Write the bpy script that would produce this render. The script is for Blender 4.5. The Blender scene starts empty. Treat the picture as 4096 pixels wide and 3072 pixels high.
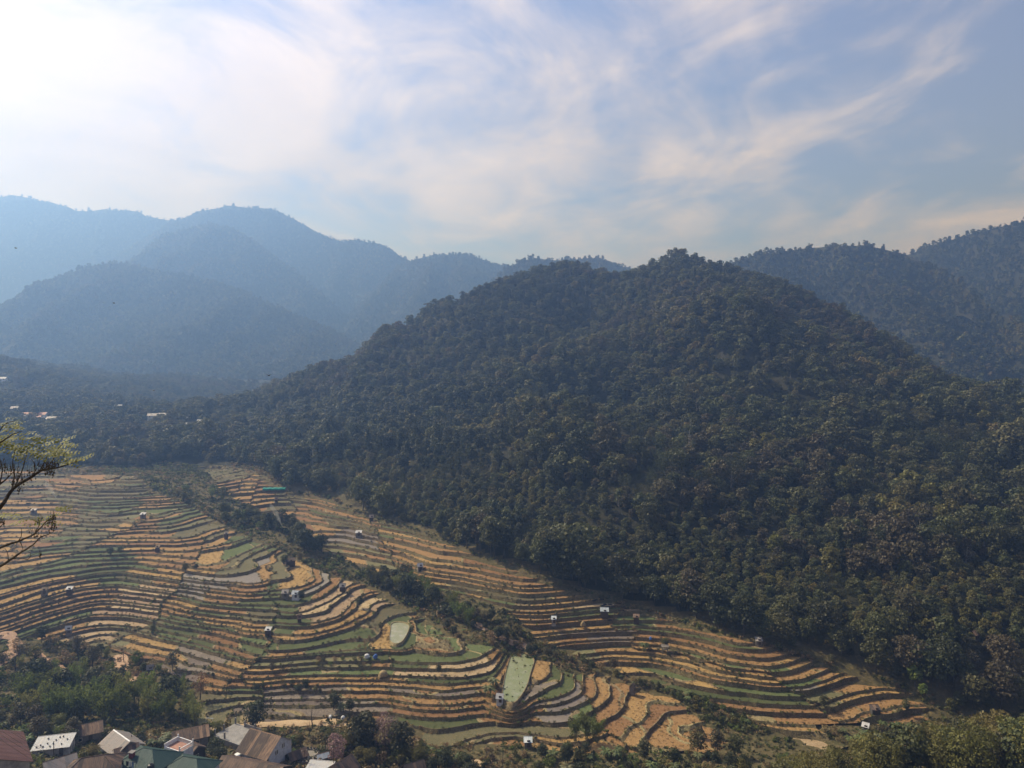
import bpy, math, random
import numpy as np
from mathutils import Vector

R = math.radians
sc = bpy.context.scene
COL = sc.collection
random.seed(7)
rng = np.random.default_rng(11)

# ------------------------------------------------------------------ camera, sky, sun, exposure
FPX, HZ, ZC = 2925.0, 1400.0, 120.0          # focal length and horizon row in photo pixels, eye height
cam_d = bpy.data.cameras.new('camera')
cam = bpy.data.objects.new('camera', cam_d)
COL.objects.link(cam)
cam.location = (0, 0, ZC)
cam.rotation_euler = (R(90), 0, 0)
cam_d.sensor_width = 36.0
cam_d.lens = FPX / 4096 * 36
cam_d.shift_y = -(1536 - HZ) / 4096
cam_d.clip_start = 0.5
cam_d.clip_end = 40000
sc.camera = cam

SUN_AZ, SUN_EL = R(60), R(44)                # degrees to the left of the view, height
SUNV = Vector((-math.sin(SUN_AZ) * math.cos(SUN_EL), math.cos(SUN_AZ) * math.cos(SUN_EL), math.sin(SUN_EL)))
sun_d = bpy.data.lights.new('sun', 'SUN')
sun_d.energy = 5.0
sun_d.angle = R(0.6)
sun_d.color = (1.0, 0.945, 0.85)
sun = bpy.data.objects.new('sun', sun_d)
COL.objects.link(sun)
sun.rotation_euler = SUNV.to_track_quat('Z', 'Y').to_euler()
sun.location = (-300, 300, 400)

sc.view_settings.view_transform = 'Standard'
sc.view_settings.look = 'None'
sc.view_settings.exposure = 0.5
sc.view_settings.gamma = 1.0
sc.view_settings.use_curve_mapping = False
sc.render.engine = 'CYCLES'
sc.cycles.max_bounces = 4
sc.cycles.diffuse_bounces = 2
sc.cycles.glossy_bounces = 2
sc.cycles.transmission_bounces = 2
sc.cycles.transparent_max_bounces = 6
sc.cycles.volume_bounces = 0
sc.cycles.use_denoising = True
try:
    sc.cycles.denoiser = 'OPENIMAGEDENOISE'
    sc.cycles.denoising_prefilter = 'ACCURATE'
except Exception:
    pass
sc.cycles.sample_clamp_indirect = 4.0


class NT:
    """small helper round a node tree"""
    def __init__(self, tree):
        self.t = tree
        tree.nodes.clear()

    def n(self, typ, **kw):
        nd = self.t.nodes.new(typ)
        for k, v in kw.items():
            if k.startswith('i_'):
                key = k[2:]
                key = int(key) if key.isdigit() else key.replace('_', ' ')
                self.set(nd.inputs[key], v)
            else:
                setattr(nd, k, v)
        return nd

    def set(self, sock, v):
        if isinstance(v, bpy.types.NodeSocket):
            self.t.links.new(v, sock)
        else:
            sock.default_value = v

    def math(self, op, a, b=None, c=None, clamp=False):
        nd = self.t.nodes.new('ShaderNodeMath')
        nd.operation = op
        nd.use_clamp = clamp
        for i, v in enumerate((a, b, c)):
            if v is not None:
                self.set(nd.inputs[i], v)
        return nd.outputs[0]

    def vmath(self, op, a, b=None, out=0):
        nd = self.t.nodes.new('ShaderNodeVectorMath')
        nd.operation = op
        self.set(nd.inputs[0], a)
        if b is not None:
            self.set(nd.inputs[1], b)
        return nd.outputs[out]

    def mix(self, f, a, b, blend='MIX'):
        nd = self.t.nodes.new('ShaderNodeMix')
        nd.data_type = 'RGBA'
        nd.blend_type = blend
        self.set(nd.inputs[0], f)
        self.set(nd.inputs[6], a)
        self.set(nd.inputs[7], b)
        return nd.outputs[2]

    def ramp(self, f, stops, interp='LINEAR'):
        nd = self.t.nodes.new('ShaderNodeValToRGB')
        nd.color_ramp.interpolation = interp
        el = nd.color_ramp.elements
        while len(el) > 1:
            el.remove(el[-1])
        for i, (p, c) in enumerate(stops):
            e = el[0] if i == 0 else el.new(p)
            e.position = p
            e.color = c if len(c) == 4 else (*c, 1)
        self.set(nd.inputs[0], f)
        return nd.outputs[0]

    def noise(self, vec, scale, detail=4, rough=0.55, dist=0.0, out=0):
        nd = self.t.nodes.new('ShaderNodeTexNoise')
        if vec is not None:
            self.set(nd.inputs['Vector'], vec)
        nd.inputs['Scale'].default_value = scale
        nd.inputs['Detail'].default_value = detail
        nd.inputs['Roughness'].default_value = rough
        nd.inputs['Distortion'].default_value = dist
        return nd.outputs[out]

    def maprange(self, v, a, b, c=0.0, d=1.0, smooth=False):
        nd = self.t.nodes.new('ShaderNodeMapRange')
        nd.interpolation_type = 'SMOOTHSTEP' if smooth else 'LINEAR'
        self.set(nd.inputs[0], v)
        for i, x in enumerate((a, b, c, d)):
            nd.inputs[i + 1].default_value = x
        return nd.outputs[0]

    def link(self, a, b):
        self.t.links.new(a, b)


def pixdir(px, py):
    v = Vector(((px - 2048) / FPX, 1.0, (HZ - py) / FPX))
    return v.normalized()


CL_ROT, CL_LOC = 20, (12.5, 3.3)


def build_world():
    w = bpy.data.worlds.new('World')
    sc.world = w
    w.use_nodes = True
    N = NT(w.node_tree)
    out = N.n('ShaderNodeOutputWorld')
    bg = N.n('ShaderNodeBackground')
    bg.inputs['Strength'].default_value = 0.10
    N.link(bg.outputs[0], out.inputs[0])
    sky = N.n('ShaderNodeTexSky')
    sky.sky_type = 'NISHITA'
    sky.sun_disc = False
    sky.sun_elevation = SUN_EL
    sky.sun_rotation = -SUN_AZ
    sky.altitude = 1400
    sky.air_density = 1.0
    sky.dust_density = 1.6
    sky.ozone_density = 1.5
    tc = N.n('ShaderNodeTexCoord').outputs['Generated']
    d = N.vmath('NORMALIZE', tc)
    sep = N.n('ShaderNodeSeparateXYZ')
    N.link(d, sep.inputs[0])
    dz = N.math('MAXIMUM', sep.outputs[2], 0.0)
    inv = N.math('DIVIDE', 1.0, N.math('ADD', dz, 0.16))
    P = N.vmath('SCALE', d)
    P.node.inputs['Scale'].default_value = 1.0
    N.link(inv, P.node.inputs['Scale'])
    # wind-combed cirrus sheet: coordinates stretched along one compass direction
    mp = N.n('ShaderNodeMapping')
    mp.inputs['Rotation'].default_value = (0, 0, R(CL_ROT + 12))
    mp.inputs['Scale'].default_value = (0.92, 0.60, 0.0)
    mp.inputs['Location'].default_value = (1.7, 0.35, 0)
    N.link(P, mp.inputs[0])
    mp2 = N.n('ShaderNodeMapping')
    mp2.inputs['Rotation'].default_value = (0, 0, R(CL_ROT))
    mp2.inputs['Scale'].default_value = (0.85, 0.70, 0.0)
    mp2.inputs['Location'].default_value = (*CL_LOC, 0)
    N.link(P, mp2.inputs[0])
    big = N.noise(mp2.outputs[0], 0.8, 2, 0.5, 0.3)
    mid = N.noise(mp2.outputs[0], 2.0, 5, 0.55, 0.6)
    fine = N.noise(mp.outputs[0], 3.0, 10, 0.62, 0.6)
    cosang = N.vmath('DOT_PRODUCT', d, tuple(SUNV), out=1)
    near_sun = N.maprange(cosang, 0.45, 0.95, 0.0, 1.0, True)
    low = N.maprange(dz, 0.05, 0.36, 1.0, 0.0, True)
    dens = N.math('ADD', N.math('MULTIPLY', big, 1.0), N.math('MULTIPLY', mid, 0.55))
    dens = N.math('ADD', dens, N.math('MULTIPLY', fine, 0.95))
    dens = N.math('ADD', dens, N.math('MULTIPLY', near_sun, 0.34))
    dens = N.math('ADD', dens, N.math('MULTIPLY', low, 0.30))
    mask = N.maprange(dens, 1.20, 1.66, 0.12, 0.97, True)
    # thin cloud brightens towards the sun (forward scattering)
    cb = N.math('ADD', 6.0, N.math('MULTIPLY', N.math('POWER', N.math('MAXIMUM', cosang, 0.0), 6.0), 2.4))
    tex = N.math('ADD', 0.62, N.math('MULTIPLY', mid, 0.76))
    cb = N.math('MULTIPLY', cb, tex)
    cc = N.n('ShaderNodeCombineColor')
    N.link(N.math('MULTIPLY', cb, 1.15), cc.inputs[0])
    N.link(N.math('MULTIPLY', cb, 0.965), cc.inputs[1])
    N.link(N.math('MULTIPLY', cb, 0.87), cc.inputs[2])
    # blue air between the clouds, a little deeper than the clean-air model
    air = N.mix(1.0, sky.outputs[0], (0.82, 0.79, 0.98, 1), 'MULTIPLY')
    col = N.mix(mask, air, cc.outputs[0])
    N.link(col, bg.inputs['Color'])
    return w


build_world()

# ------------------------------------------------------------------ small maths
def hash2(ix, iy, seed):
    h = (ix.astype(np.int64) * 374761393 + iy.astype(np.int64) * 668265263 + seed * 974634777) & 0xFFFFFFFF
    h = ((h ^ (h >> 13)) * 1274126177) & 0xFFFFFFFF
    h = (h ^ (h >> 16)) & 0xFFFFFF
    return h / float(0xFFFFFF)


def vnoise(x, y, seed=0):
    ix, iy = np.floor(x), np.floor(y)
    fx, fy = x - ix, y - iy
    fx, fy = fx * fx * fx * (fx * (fx * 6 - 15) + 10), fy * fy * fy * (fy * (fy * 6 - 15) + 10)
    a, b = hash2(ix, iy, seed), hash2(ix + 1, iy, seed)
    c, d = hash2(ix, iy + 1, seed), hash2(ix + 1, iy + 1, seed)
    return (a + (b - a) * fx) * (1 - fy) + (c + (d - c) * fx) * fy - 0.5


def fbm(x, y, wl, octv=3, seed=0, gain=0.5):
    s, a, f = 0.0, 1.0, 1.0 / wl
    for o in range(octv):
        c, n = math.cos(o * 0.9 + seed), math.sin(o * 0.9 + seed)
        s = s + a * vnoise((x * c - y * n) * f + 17.3 * o, (x * n + y * c) * f - 9.1 * o, seed + o * 31)
        a *= gain
        f *= 2.0
    return s


def pix(px, py, D):
    return ((px - 2048) / FPX * D, D, ZC - (py - HZ) / FPX * D)


# ------------------------------------------------------------------ the lie of the land: photo point, distance
CTRL = [
    # stream between the two fans
    (1000, 2130, 360), (1250, 2240, 335), (1500, 2350, 312), (1900, 2530, 277), (2250, 2650, 259), (2420, 2690, 254), (2600, 2740, 248), (3000, 2870, 231), (3400, 3000, 216),
    # left fan
    (100, 1900, 450), (600, 1900, 440), (-300, 1900, 455), (600, 2064, 374), (100, 2064, 376), (600, 2200, 332), (900, 2200, 333), (600, 2300, 304), (900, 2300, 303), (1000, 2300, 304), (1200, 2300, 306), (1400, 2350, 303),
    (1000, 2500, 269), (1100, 2450, 276), (1400, 2500, 271), (1700, 2440, 292), (1700, 2550, 263), (1850, 2560, 263), (1900, 2640, 249), (700, 2500, 272), (1300, 2600, 255), (1000, 2600, 251), (1200, 2700, 240), (800, 2680, 247), (1600, 2700, 240), (2000, 2700, 240), (2300, 2700, 246), (2150, 2760, 232),
    (2300, 2760, 235), (2450, 2760, 239), (2600, 2800, 236), (2750, 2880, 227), (2900, 2960, 218), (1500, 2880, 222), (1000, 2830, 228), (1900, 2880, 222), (2150, 2890, 222), (2350, 2890, 222), (2600, 2910, 222),
    # gully at the left and the small fan beyond it
    (480, 2250, 322), (530, 2400, 292), (570, 2560, 267), (100, 2200, 328), (-300, 2200, 325), (0, 2250, 313), (300, 2300, 307), (0, 2350, 289), (300, 2400, 286), (400, 2430, 292), (0, 2450, 270), (0, 2560, 259), (150, 2650, 248), (-300, 2500, 258),
    # right fan
    (800, 1880, 490), (1200, 2000, 418), (1200, 2080, 385), (1600, 2170, 342), (1700, 2200, 329), (1900, 2250, 316), (1700, 2300, 307), (2000, 2330, 292), (2000, 2420, 279), (2300, 2380, 289), (2400, 2480, 275),
    (2600, 2460, 281), (2300, 2530, 270), (2700, 2550, 266), (2400, 2630, 260), (2700, 2700, 250), (3000, 2580, 258), (3000, 2700, 243), (3000, 2800, 236), (3300, 2680, 250), (3300, 2850, 230),
    (3600, 2760, 245), (3600, 2880, 230), (3750, 2870, 233), (3950, 2860, 238), (4150, 2700, 248),
    # near hillside with the village
    (300, 3000, 188), (-200, 3000, 180), (700, 2950, 203), (1000, 3010, 200), (1400, 3000, 205), (1800, 3010, 206), (2600, 3030, 203), (3300, 3080, 196), (3800, 3060, 190),
    (300, 2800, 222), (-100, 2800, 215), (600, 2760, 232),
    # forested hill: front slope
    (1300, 1900, 440), (1500, 1800, 465), (1900, 2100, 352), (1850, 2000, 375), (2000, 1700, 442), (2200, 1400, 570), (2600, 2300, 308), (2600, 2000, 355),
    (2600, 1700, 430), (2550, 1500, 500), (2700, 1300, 600), (2850, 1270, 610), (2950, 1530, 490), (3050, 1820, 405), (3200, 2200, 325), (3200, 2500, 275), (3500, 2400, 285), (3800, 2600, 250), (4150, 2300, 290),
    (3500, 1830, 415), (3900, 1920, 390), (4150, 1970, 375), (1700, 1500, 570), (1450, 1600, 580), (1200, 1700, 600), (2350, 1300, 680), (1950, 1350, 690),
    # its skyline
    (900, 1650, 800), (1100, 1545, 820), (1300, 1455, 800), (1500, 1360, 780), (1750, 1258, 770), (1950, 1165, 770), (2070, 1103, 780), (2300, 1105, 800), (2500, 1145, 800),
    (2640, 1080, 780), (2780, 1042, 770), (2900, 1085, 750), (3000, 1125, 735), (3150, 1190, 700), (3300, 1268, 660), (3550, 1445, 600), (3750, 1560, 560), (3950, 1635, 540), (4200, 1705, 515),
    # wooded valley floor at the left
    (300, 1750, 560), (-200, 1750, 560), (700, 1760, 550), (300, 1600, 780), (-300, 1580, 800), (700, 1640, 760), (950, 1720, 620), (300, 1500, 1100), (-600, 1480, 1150),
]
_P = np.array([pix(*c) for c in CTRL])
_back = []
for (px, py, D) in [(1100, 1500, 820), (1300, 1405, 800), (1500, 1305, 780), (1750, 1215, 770), (2070, 1070, 780), (2300, 1070, 800), (2780, 1065, 770), (3150, 1190, 700), (3550, 1425, 600), (3750, 1515, 560), (3950, 1570, 540), (4200, 1630, 515)]:
    p = pix(px, py, D)
    _back.append((p[0] * 1.02 + (60 if px > 2900 else 0), p[1] + 160, p[2] - 75))
_extra = [(0, 1400, 70), (700, 1400, 80), (-900, 1500, 90), (500, 1100, 60), (350, 820, 60), (0, 120, 36), (-130, 130, 36), (130, 130, 34), (0, 60, 64), (0, 15, 100), (-200, 60, 68), (200, 60, 68), (330, 300, 30), (560, 520, 60), (-420, 300, 55), (-700, 600, 80), (-700, 900, 110)]
_P = np.vstack([_P, np.array(_back), np.array(_extra)])
_C = 26.0


def _solve():
    n = len(_P)
    A = np.sqrt(((_P[:, None, :2] - _P[None, :, :2]) ** 2).sum(-1) + _C * _C)
    A[np.arange(n), np.arange(n)] -= 1.5
    M = np.zeros((n + 3, n + 3))
    M[:n, :n] = A
    M[:n, n] = 1
    M[:n, n + 1:] = _P[:, :2] / 500
    M[n:, :n] = M[:n, n:].T
    b = np.zeros(n + 3)
    b[:n] = _P[:, 2]
    return np.linalg.solve(M, b)


_W = _solve()


def poly_sdf(poly, x, y):
    """signed distance, positive inside"""
    sh = np.shape(x)
    x, y = np.ravel(x), np.ravel(y)
    d = np.full(len(x), 1e18)
    inside = np.zeros(len(x), bool)
    n = len(poly)
    for i in range(n):
        ax, ay = poly[i]
        bx, by = poly[(i + 1) % n]
        ex, ey = bx - ax, by - ay
        t = np.clip(((x - ax) * ex + (y - ay) * ey) / (ex * ex + ey * ey + 1e-9), 0, 1)
        d = np.minimum(d, (x - ax - t * ex) ** 2 + (y - ay - t * ey) ** 2)
        c = ((ay > y) != (by > y)) & (x < (bx - ax) * (y - ay) / (by - ay + 1e-12) + ax)
        inside ^= c
    d = np.sqrt(d)
    return np.where(inside, d, -d).reshape(sh)


POND1 = [(2048, 2618), (2095, 2612), (2142, 2640), (2122, 2690), (2110, 2745), (2072, 2805), (2045, 2818), (2008, 2800), (2012, 2760), (2022, 2700), (2036, 2650)]
POND2 = [(1565, 2490), (1640, 2496), (1632, 2535), (1600, 2582), (1556, 2572), (1562, 2525)]
FLATS = []
for _pl, _z in ((POND1, 11.7), (POND2, 16.6)):
    FLATS.append((np.array([((q[0] - 2048) / FPX * ((ZC - _z) * FPX / (q[1] - HZ)), (ZC - _z) * FPX / (q[1] - HZ)) for q in _pl]), _z))


def base_h(x, y):
    """height of the land before terracing, level where the ponds lie"""
    h = land_h(x, y)
    for poly, z in FLATS:
        xa, ya = np.asarray(x, float), np.asarray(y, float)
        near = (np.abs(xa - poly[:, 0].mean()) < 35) & (np.abs(ya - poly[:, 1].mean()) < 35)
        if near.any():
            s = poly_sdf(poly, xa[near], ya[near])
            w = np.clip((s + 5) / 5, 0, 1)
            h = np.array(h)
            h[near] = h[near] * (1 - w) + z * w
    return h


def land_h(x, y):
    x = np.asarray(x, float)
    y = np.asarray(y, float)
    sh = x.shape
    xf, yf = x.ravel(), y.ravel()
    n = len(_P)
    out = np.empty_like(xf)
    for i in range(0, len(xf), 20000):
        a, b = xf[i:i + 20000], yf[i:i + 20000]
        k = np.sqrt((a[:, None] - _P[None, :, 0]) ** 2 + (b[:, None] - _P[None, :, 1]) ** 2 + _C * _C)
        out[i:i + 20000] = k @ _W[:n] + _W[n] + a / 500 * _W[n + 1] + b / 500 * _W[n + 2]
    out = out.reshape(sh)
    far = np.clip((y - 300) / 300, 0, 1)
    hill = np.clip((out - 55) / 60, 0, 1) * np.clip((y - 330) / 120, 0, 1)
    top = np.clip((y - 520) / 200, 0, 1)
    out = out + hill * (fbm(x, y, 130, 4, 5) * 36 * (1 - 0.5 * top))
    rid = 0.35 - np.abs(fbm(x + y * 0.3, y * 0.30, 85, 2, 41)) * 2.2
    out = out + hill * rid * 44 * (1 - 0.6 * top)
    out = out + fbm(x, y, 55, 2, 3) * 1.0 + fbm(x, y, 18, 2, 9) * 0.5
    return out


def ground_at(px, py, d0=110.0, d1=1500.0):
    """where the line of sight through a photo point meets the land"""
    D = np.concatenate([np.arange(d0, 500, 1.0), np.arange(500, d1, 4.0)])
    X = (px - 2048) / FPX * D
    Z = ZC - (py - HZ) / FPX * D
    h = base_h(X, D)
    hit = np.nonzero(h >= Z)[0]
    i = hit[0] if len(hit) else len(D) - 1
    if i > 0:
        a = Z[i - 1] - h[i - 1]
        b = h[i] - Z[i]
        t = a / (a + b + 1e-9)
        Dm = D[i - 1] + (D[i] - D[i - 1]) * t
    else:
        Dm = D[0]
    x = (px - 2048) / FPX * Dm
    return float(x), float(Dm), float(base_h(np.array([x]), np.array([Dm]))[0])


def project(x, y, z):
    return 2048 + FPX * x / y, HZ + FPX * (ZC - z) / y

# ------------------------------------------------------------------ materials
MATS = {}


def new_mat(name):
    m = bpy.data.materials.new(name)
    m.use_nodes = True
    N = NT(m.node_tree)
    out = N.n('ShaderNodeOutputMaterial')
    MATS[name] = m
    return m, N, out


def principled(N, out, color, rough=0.9, bump=None, bump_d=0.1, spec=0.3, metal=0.0):
    b = N.n('ShaderNodeBsdfPrincipled')
    N.set(b.inputs['Base Color'], color if isinstance(color, bpy.types.NodeSocket) else (*color, 1))
    N.set(b.inputs['Roughness'], rough)
    b.inputs['Specular IOR Level'].default_value = spec
    b.inputs['Metallic'].default_value = metal
    if bump is not None:
        bn = N.n('ShaderNodeBump')
        bn.inputs['Strength'].default_value = 1.0
        bn.inputs['Distance'].default_value = bump_d
        N.set(bn.inputs['Height'], bump)
        N.link(bn.outputs[0], b.inputs['Normal'])
    N.link(b.outputs[0], out.inputs[0])
    return b


def mottled(name, c1, c2, c3, scale=0.5, fine=3.0, rough=0.95, bump_d=0.12, spec=0.15, rows=None, per_obj=0.25):
    """soil, stubble, turf: two blended scales of blotches, a fleck colour, a little relief, brightness varies by object"""
    m, N, out = new_mat(name)
    pos = N.n('ShaderNodeNewGeometry').outputs['Position']
    a = N.noise(pos, scale, 5, 0.6, 0.3)
    b = N.noise(pos, fine, 4, 0.65)
    col = N.mix(N.maprange(a, 0.35, 0.65), (*c1, 1), (*c2, 1))
    col = N.mix(N.maprange(b, 0.50, 0.66), col, (*c3, 1))
    g = N.noise(pos, scale * 0.22, 3, 0.5)
    col = N.mix(N.maprange(g, 0.5, 0.72, 0, 0.45), col, (c1[0] * .7, c1[1] * .72, c1[2] * .7, 1))
    if rows:
        w = N.n('ShaderNodeTexWave')
        w.wave_type = 'BANDS'
        w.bands_direction = 'DIAGONAL'
        w.inputs['Scale'].default_value = rows
        w.inputs['Distortion'].default_value = 3.0
        w.inputs['Detail'].default_value = 2
        N.link(pos, w.inputs['Vector'])
        col = N.mix(N.math('MULTIPLY', w.outputs['Fac'], 0.35), col, (c1[0] * .55, c1[1] * .55, c1[2] * .5, 1))
    oi = N.n('ShaderNodeObjectInfo').outputs['Random']
    k = N.maprange(oi, 0, 1, 1 - per_obj, 1 + per_obj)
    hs = N.n('ShaderNodeHueSaturation')
    N.set(hs.inputs['Hue'], N.maprange(oi, 0, 1, 0.488, 0.512))
    N.set(hs.inputs['Value'], k)
    N.set(hs.inputs['Color'], col)
    principled(N, out, hs.outputs[0], rough, N.math('ADD', b, N.math('MULTIPLY', a, 0.5)), bump_d, spec)
    return m


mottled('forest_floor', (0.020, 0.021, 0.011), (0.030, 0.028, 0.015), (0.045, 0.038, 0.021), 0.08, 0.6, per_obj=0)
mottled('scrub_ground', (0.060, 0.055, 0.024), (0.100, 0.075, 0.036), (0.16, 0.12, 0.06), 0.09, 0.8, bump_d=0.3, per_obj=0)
mottled('stubble', (0.232, 0.134, 0.055), (0.285, 0.168, 0.070), (0.375, 0.243, 0.118), 0.35, 2.6, rows=1.1)
mottled('straw', (0.25, 0.172, 0.098), (0.30, 0.215, 0.128), (0.42, 0.325, 0.21), 0.4, 2.2)
mottled('turf', (0.062, 0.078, 0.028), (0.085, 0.098, 0.038), (0.125, 0.125, 0.058), 0.25, 2.5)
mottled('dull_turf', (0.095, 0.090, 0.045), (0.125, 0.108, 0.055), (0.18, 0.15, 0.085), 0.3, 2.5)
mottled('tilled_soil', (0.125, 0.098, 0.078), (0.175, 0.14, 0.112), (0.30, 0.245, 0.19), 0.8, 4.0, bump_d=0.3)
mottled('wet_mud', (0.14, 0.115, 0.095), (0.17, 0.14, 0.115), (0.20, 0.17, 0.14), 0.25, 1.5, rough=0.62, spec=0.3, bump_d=0.03)
mottled('terrace_wall', (0.105, 0.086, 0.044), (0.175, 0.132, 0.068), (0.30, 0.24, 0.14), 0.5, 2.6, bump_d=0.5, per_obj=0.15)
mottled('bund_grass', (0.15, 0.12, 0.055), (0.24, 0.18, 0.095), (0.38, 0.30, 0.18), 0.3, 2.8, bump_d=0.2, per_obj=0.2)
mottled('track_dirt', (0.36, 0.235, 0.14), (0.42, 0.29, 0.18), (0.50, 0.37, 0.25), 0.4, 3.0, per_obj=0)


def mesh_obj(name, verts, faces, mat=None, parent=None, smooth=False, weld=False):
    verts = np.asarray(verts, float)
    if weld and len(verts):
        key = np.round(verts, 3)
        u, inv = np.unique(key, axis=0, return_inverse=True)
        inv = inv.ravel()
        verts = u
        nf = []
        for f in faces:
            g = [int(inv[i]) for i in f]
            h = [g[i] for i in range(len(g)) if g[i] != g[i - 1]]
            if len(set(h)) >= 3 and len(set(h)) == len(h):
                nf.append(h)
        faces = nf
    me = bpy.data.meshes.new(name)
    me.from_pydata([tuple(v) for v in verts], [], [tuple(int(i) for i in f) for f in faces])
    if smooth:
        me.polygons.foreach_set('use_smooth', [True] * len(me.polygons))
    if mat is not None:
        for m_ in (mat if isinstance(mat, (list, tuple)) else [mat]):
            me.materials.append(MATS[m_])
    me.update()
    o = bpy.data.objects.new(name, me)
    COL.objects.link(o)
    if parent is not None:
        o.parent = parent
    return o


def tag(o, label=None, cat=None, group=None, kind=None):
    if label:
        o['label'] = label
    if cat:
        o['category'] = cat
    if group:
        o['group'] = group
    if kind:
        o['kind'] = kind
    return o


def empty(name, loc=(0, 0, 0), rz=0.0):
    o = bpy.data.objects.new(name, None)
    COL.objects.link(o)
    o.location = loc
    o.rotation_euler = (0, 0, rz)
    o.empty_display_size = 0.5
    return o


# ------------------------------------------------------------------ where the terraces lie (photo outline -> land)
LEFT_PX = [(-260, 1900), (0, 1885), (420, 1893), (530, 1905), (620, 1965), (780, 2030), (940, 2120), (1130, 2205), (1290, 2290), (1480, 2345), (1720, 2480), (1840, 2560), (2000, 2600), (2200, 2650), (2290, 2700), (2400, 2690), (2560, 2750), (2700, 2790), (2830, 2900),
           (2930, 2965), (2850, 3010), (2400, 3010), (2000, 2975), (1720, 2985), (1640, 2890), (1400, 2860), (1330, 2890), (1000, 2905), (800, 2900), (760, 2850), (820, 2745), (700, 2700), (570, 2640), (430, 2590), (300, 2570), (120, 2550), (-260, 2620)]
RIGHT_PX = [(790, 1862), (900, 1850), (1000, 1880), (1130, 1965), (1290, 1985), (1450, 2060), (1700, 2135), (1950, 2240), (2200, 2340), (2400, 2392), (2600, 2450), (3000, 2570), (3350, 2680), (3640, 2765), (3745, 2862), (3600, 2900), (3250, 2905), (3330, 2960), (3420, 2985), (3330, 3010),
            (3130, 2945), (3000, 2880), (2850, 2800), (2620, 2730), (2350, 2640), (2130, 2545), (2060, 2470), (1850, 2380), (1500, 2300), (1310, 2200), (1190, 2110), (1060, 2060), (880, 1960)]


def land_poly(pl):
    return np.array([ground_at(px, py)[:2] for px, py in pl])


LEFT_POLY, RIGHT_POLY = land_poly(LEFT_PX), land_poly(RIGHT_PX)


def terr_sdf(x, y):
    return np.maximum(poly_sdf(LEFT_POLY, x, y), poly_sdf(RIGHT_POLY, x, y))


# ------------------------------------------------------------------ ground sheet
def build_ground():
    xs = np.concatenate([np.arange(-7000, -900, 300), np.arange(-900, -300, 12), np.arange(-300, 300, 4.0), np.arange(300, 900, 12), np.arange(900, 7001, 300)])
    ys = np.concatenate([np.arange(-100, 130, 8), np.arange(130, 520, 4.0), np.arange(520, 1250, 10), np.arange(1250, 9001, 250)])
    X, Y = np.meshgrid(xs, ys)
    far = np.clip((np.hypot(X, Y - 500) - 900) / 500, 0, 1)
    Z = base_h(np.clip(X, -900, 900), np.clip(Y, -100, 1400))
    Z = Z * (1 - far) + far * 55
    s = terr_sdf(X, Y)
    Z = Z - np.clip(s / 3.0, 0, 1) * 1.6
    rough = fbm(X, Y, 9, 2, 21) * 0.7 * np.clip(1 - np.abs(Y - 300) / 400, 0, 1)
    Z = Z + rough * np.clip(-s / 4, 0, 1)
    ny, nx = X.shape
    v = np.stack([X, Y, Z], -1).reshape(-1, 3)
    idx = np.arange(nx * ny).reshape(ny, nx)
    f = np.stack([idx[:-1, :-1], idx[:-1, 1:], idx[1:, 1:], idx[1:, :-1]], -1).reshape(-1, 4)
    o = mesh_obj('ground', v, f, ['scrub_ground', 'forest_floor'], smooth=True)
    cx = v[f].mean(1)
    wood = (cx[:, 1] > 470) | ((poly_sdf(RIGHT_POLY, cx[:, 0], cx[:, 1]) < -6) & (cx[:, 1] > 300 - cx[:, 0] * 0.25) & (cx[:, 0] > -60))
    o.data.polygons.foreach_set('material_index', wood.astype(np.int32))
    tag(o, kind='structure')
    return o


GROUND = build_ground()

# ------------------------------------------------------------------ terraces
STEP = 0.80
BANK_PTS = []
STUB_PTS = []


def clip_band(poly, vals, lo, hi):
    """part of a convex polygon (list of rows) where lo <= vals <= hi"""
    for sgn, lim in ((1, lo), (-1, -hi)):
        out, ov = [], []
        n = len(poly)
        if n == 0:
            return [], []
        for i in range(n):
            a, b = poly[i - 1], poly[i]
            va, vb = sgn * vals[i - 1] - lim, sgn * vals[i] - lim
            if (va >= 0) != (vb >= 0):
                t = va / (va - vb)
                p = tuple(a[j] + (b[j] - a[j]) * t for j in range(len(a)))
                out.append(p)
                ov.append(sgn * lim)
            if vb >= 0:
                out.append(b)
                ov.append(vals[i])
        poly, vals = out, ov
    return poly, vals


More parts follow.
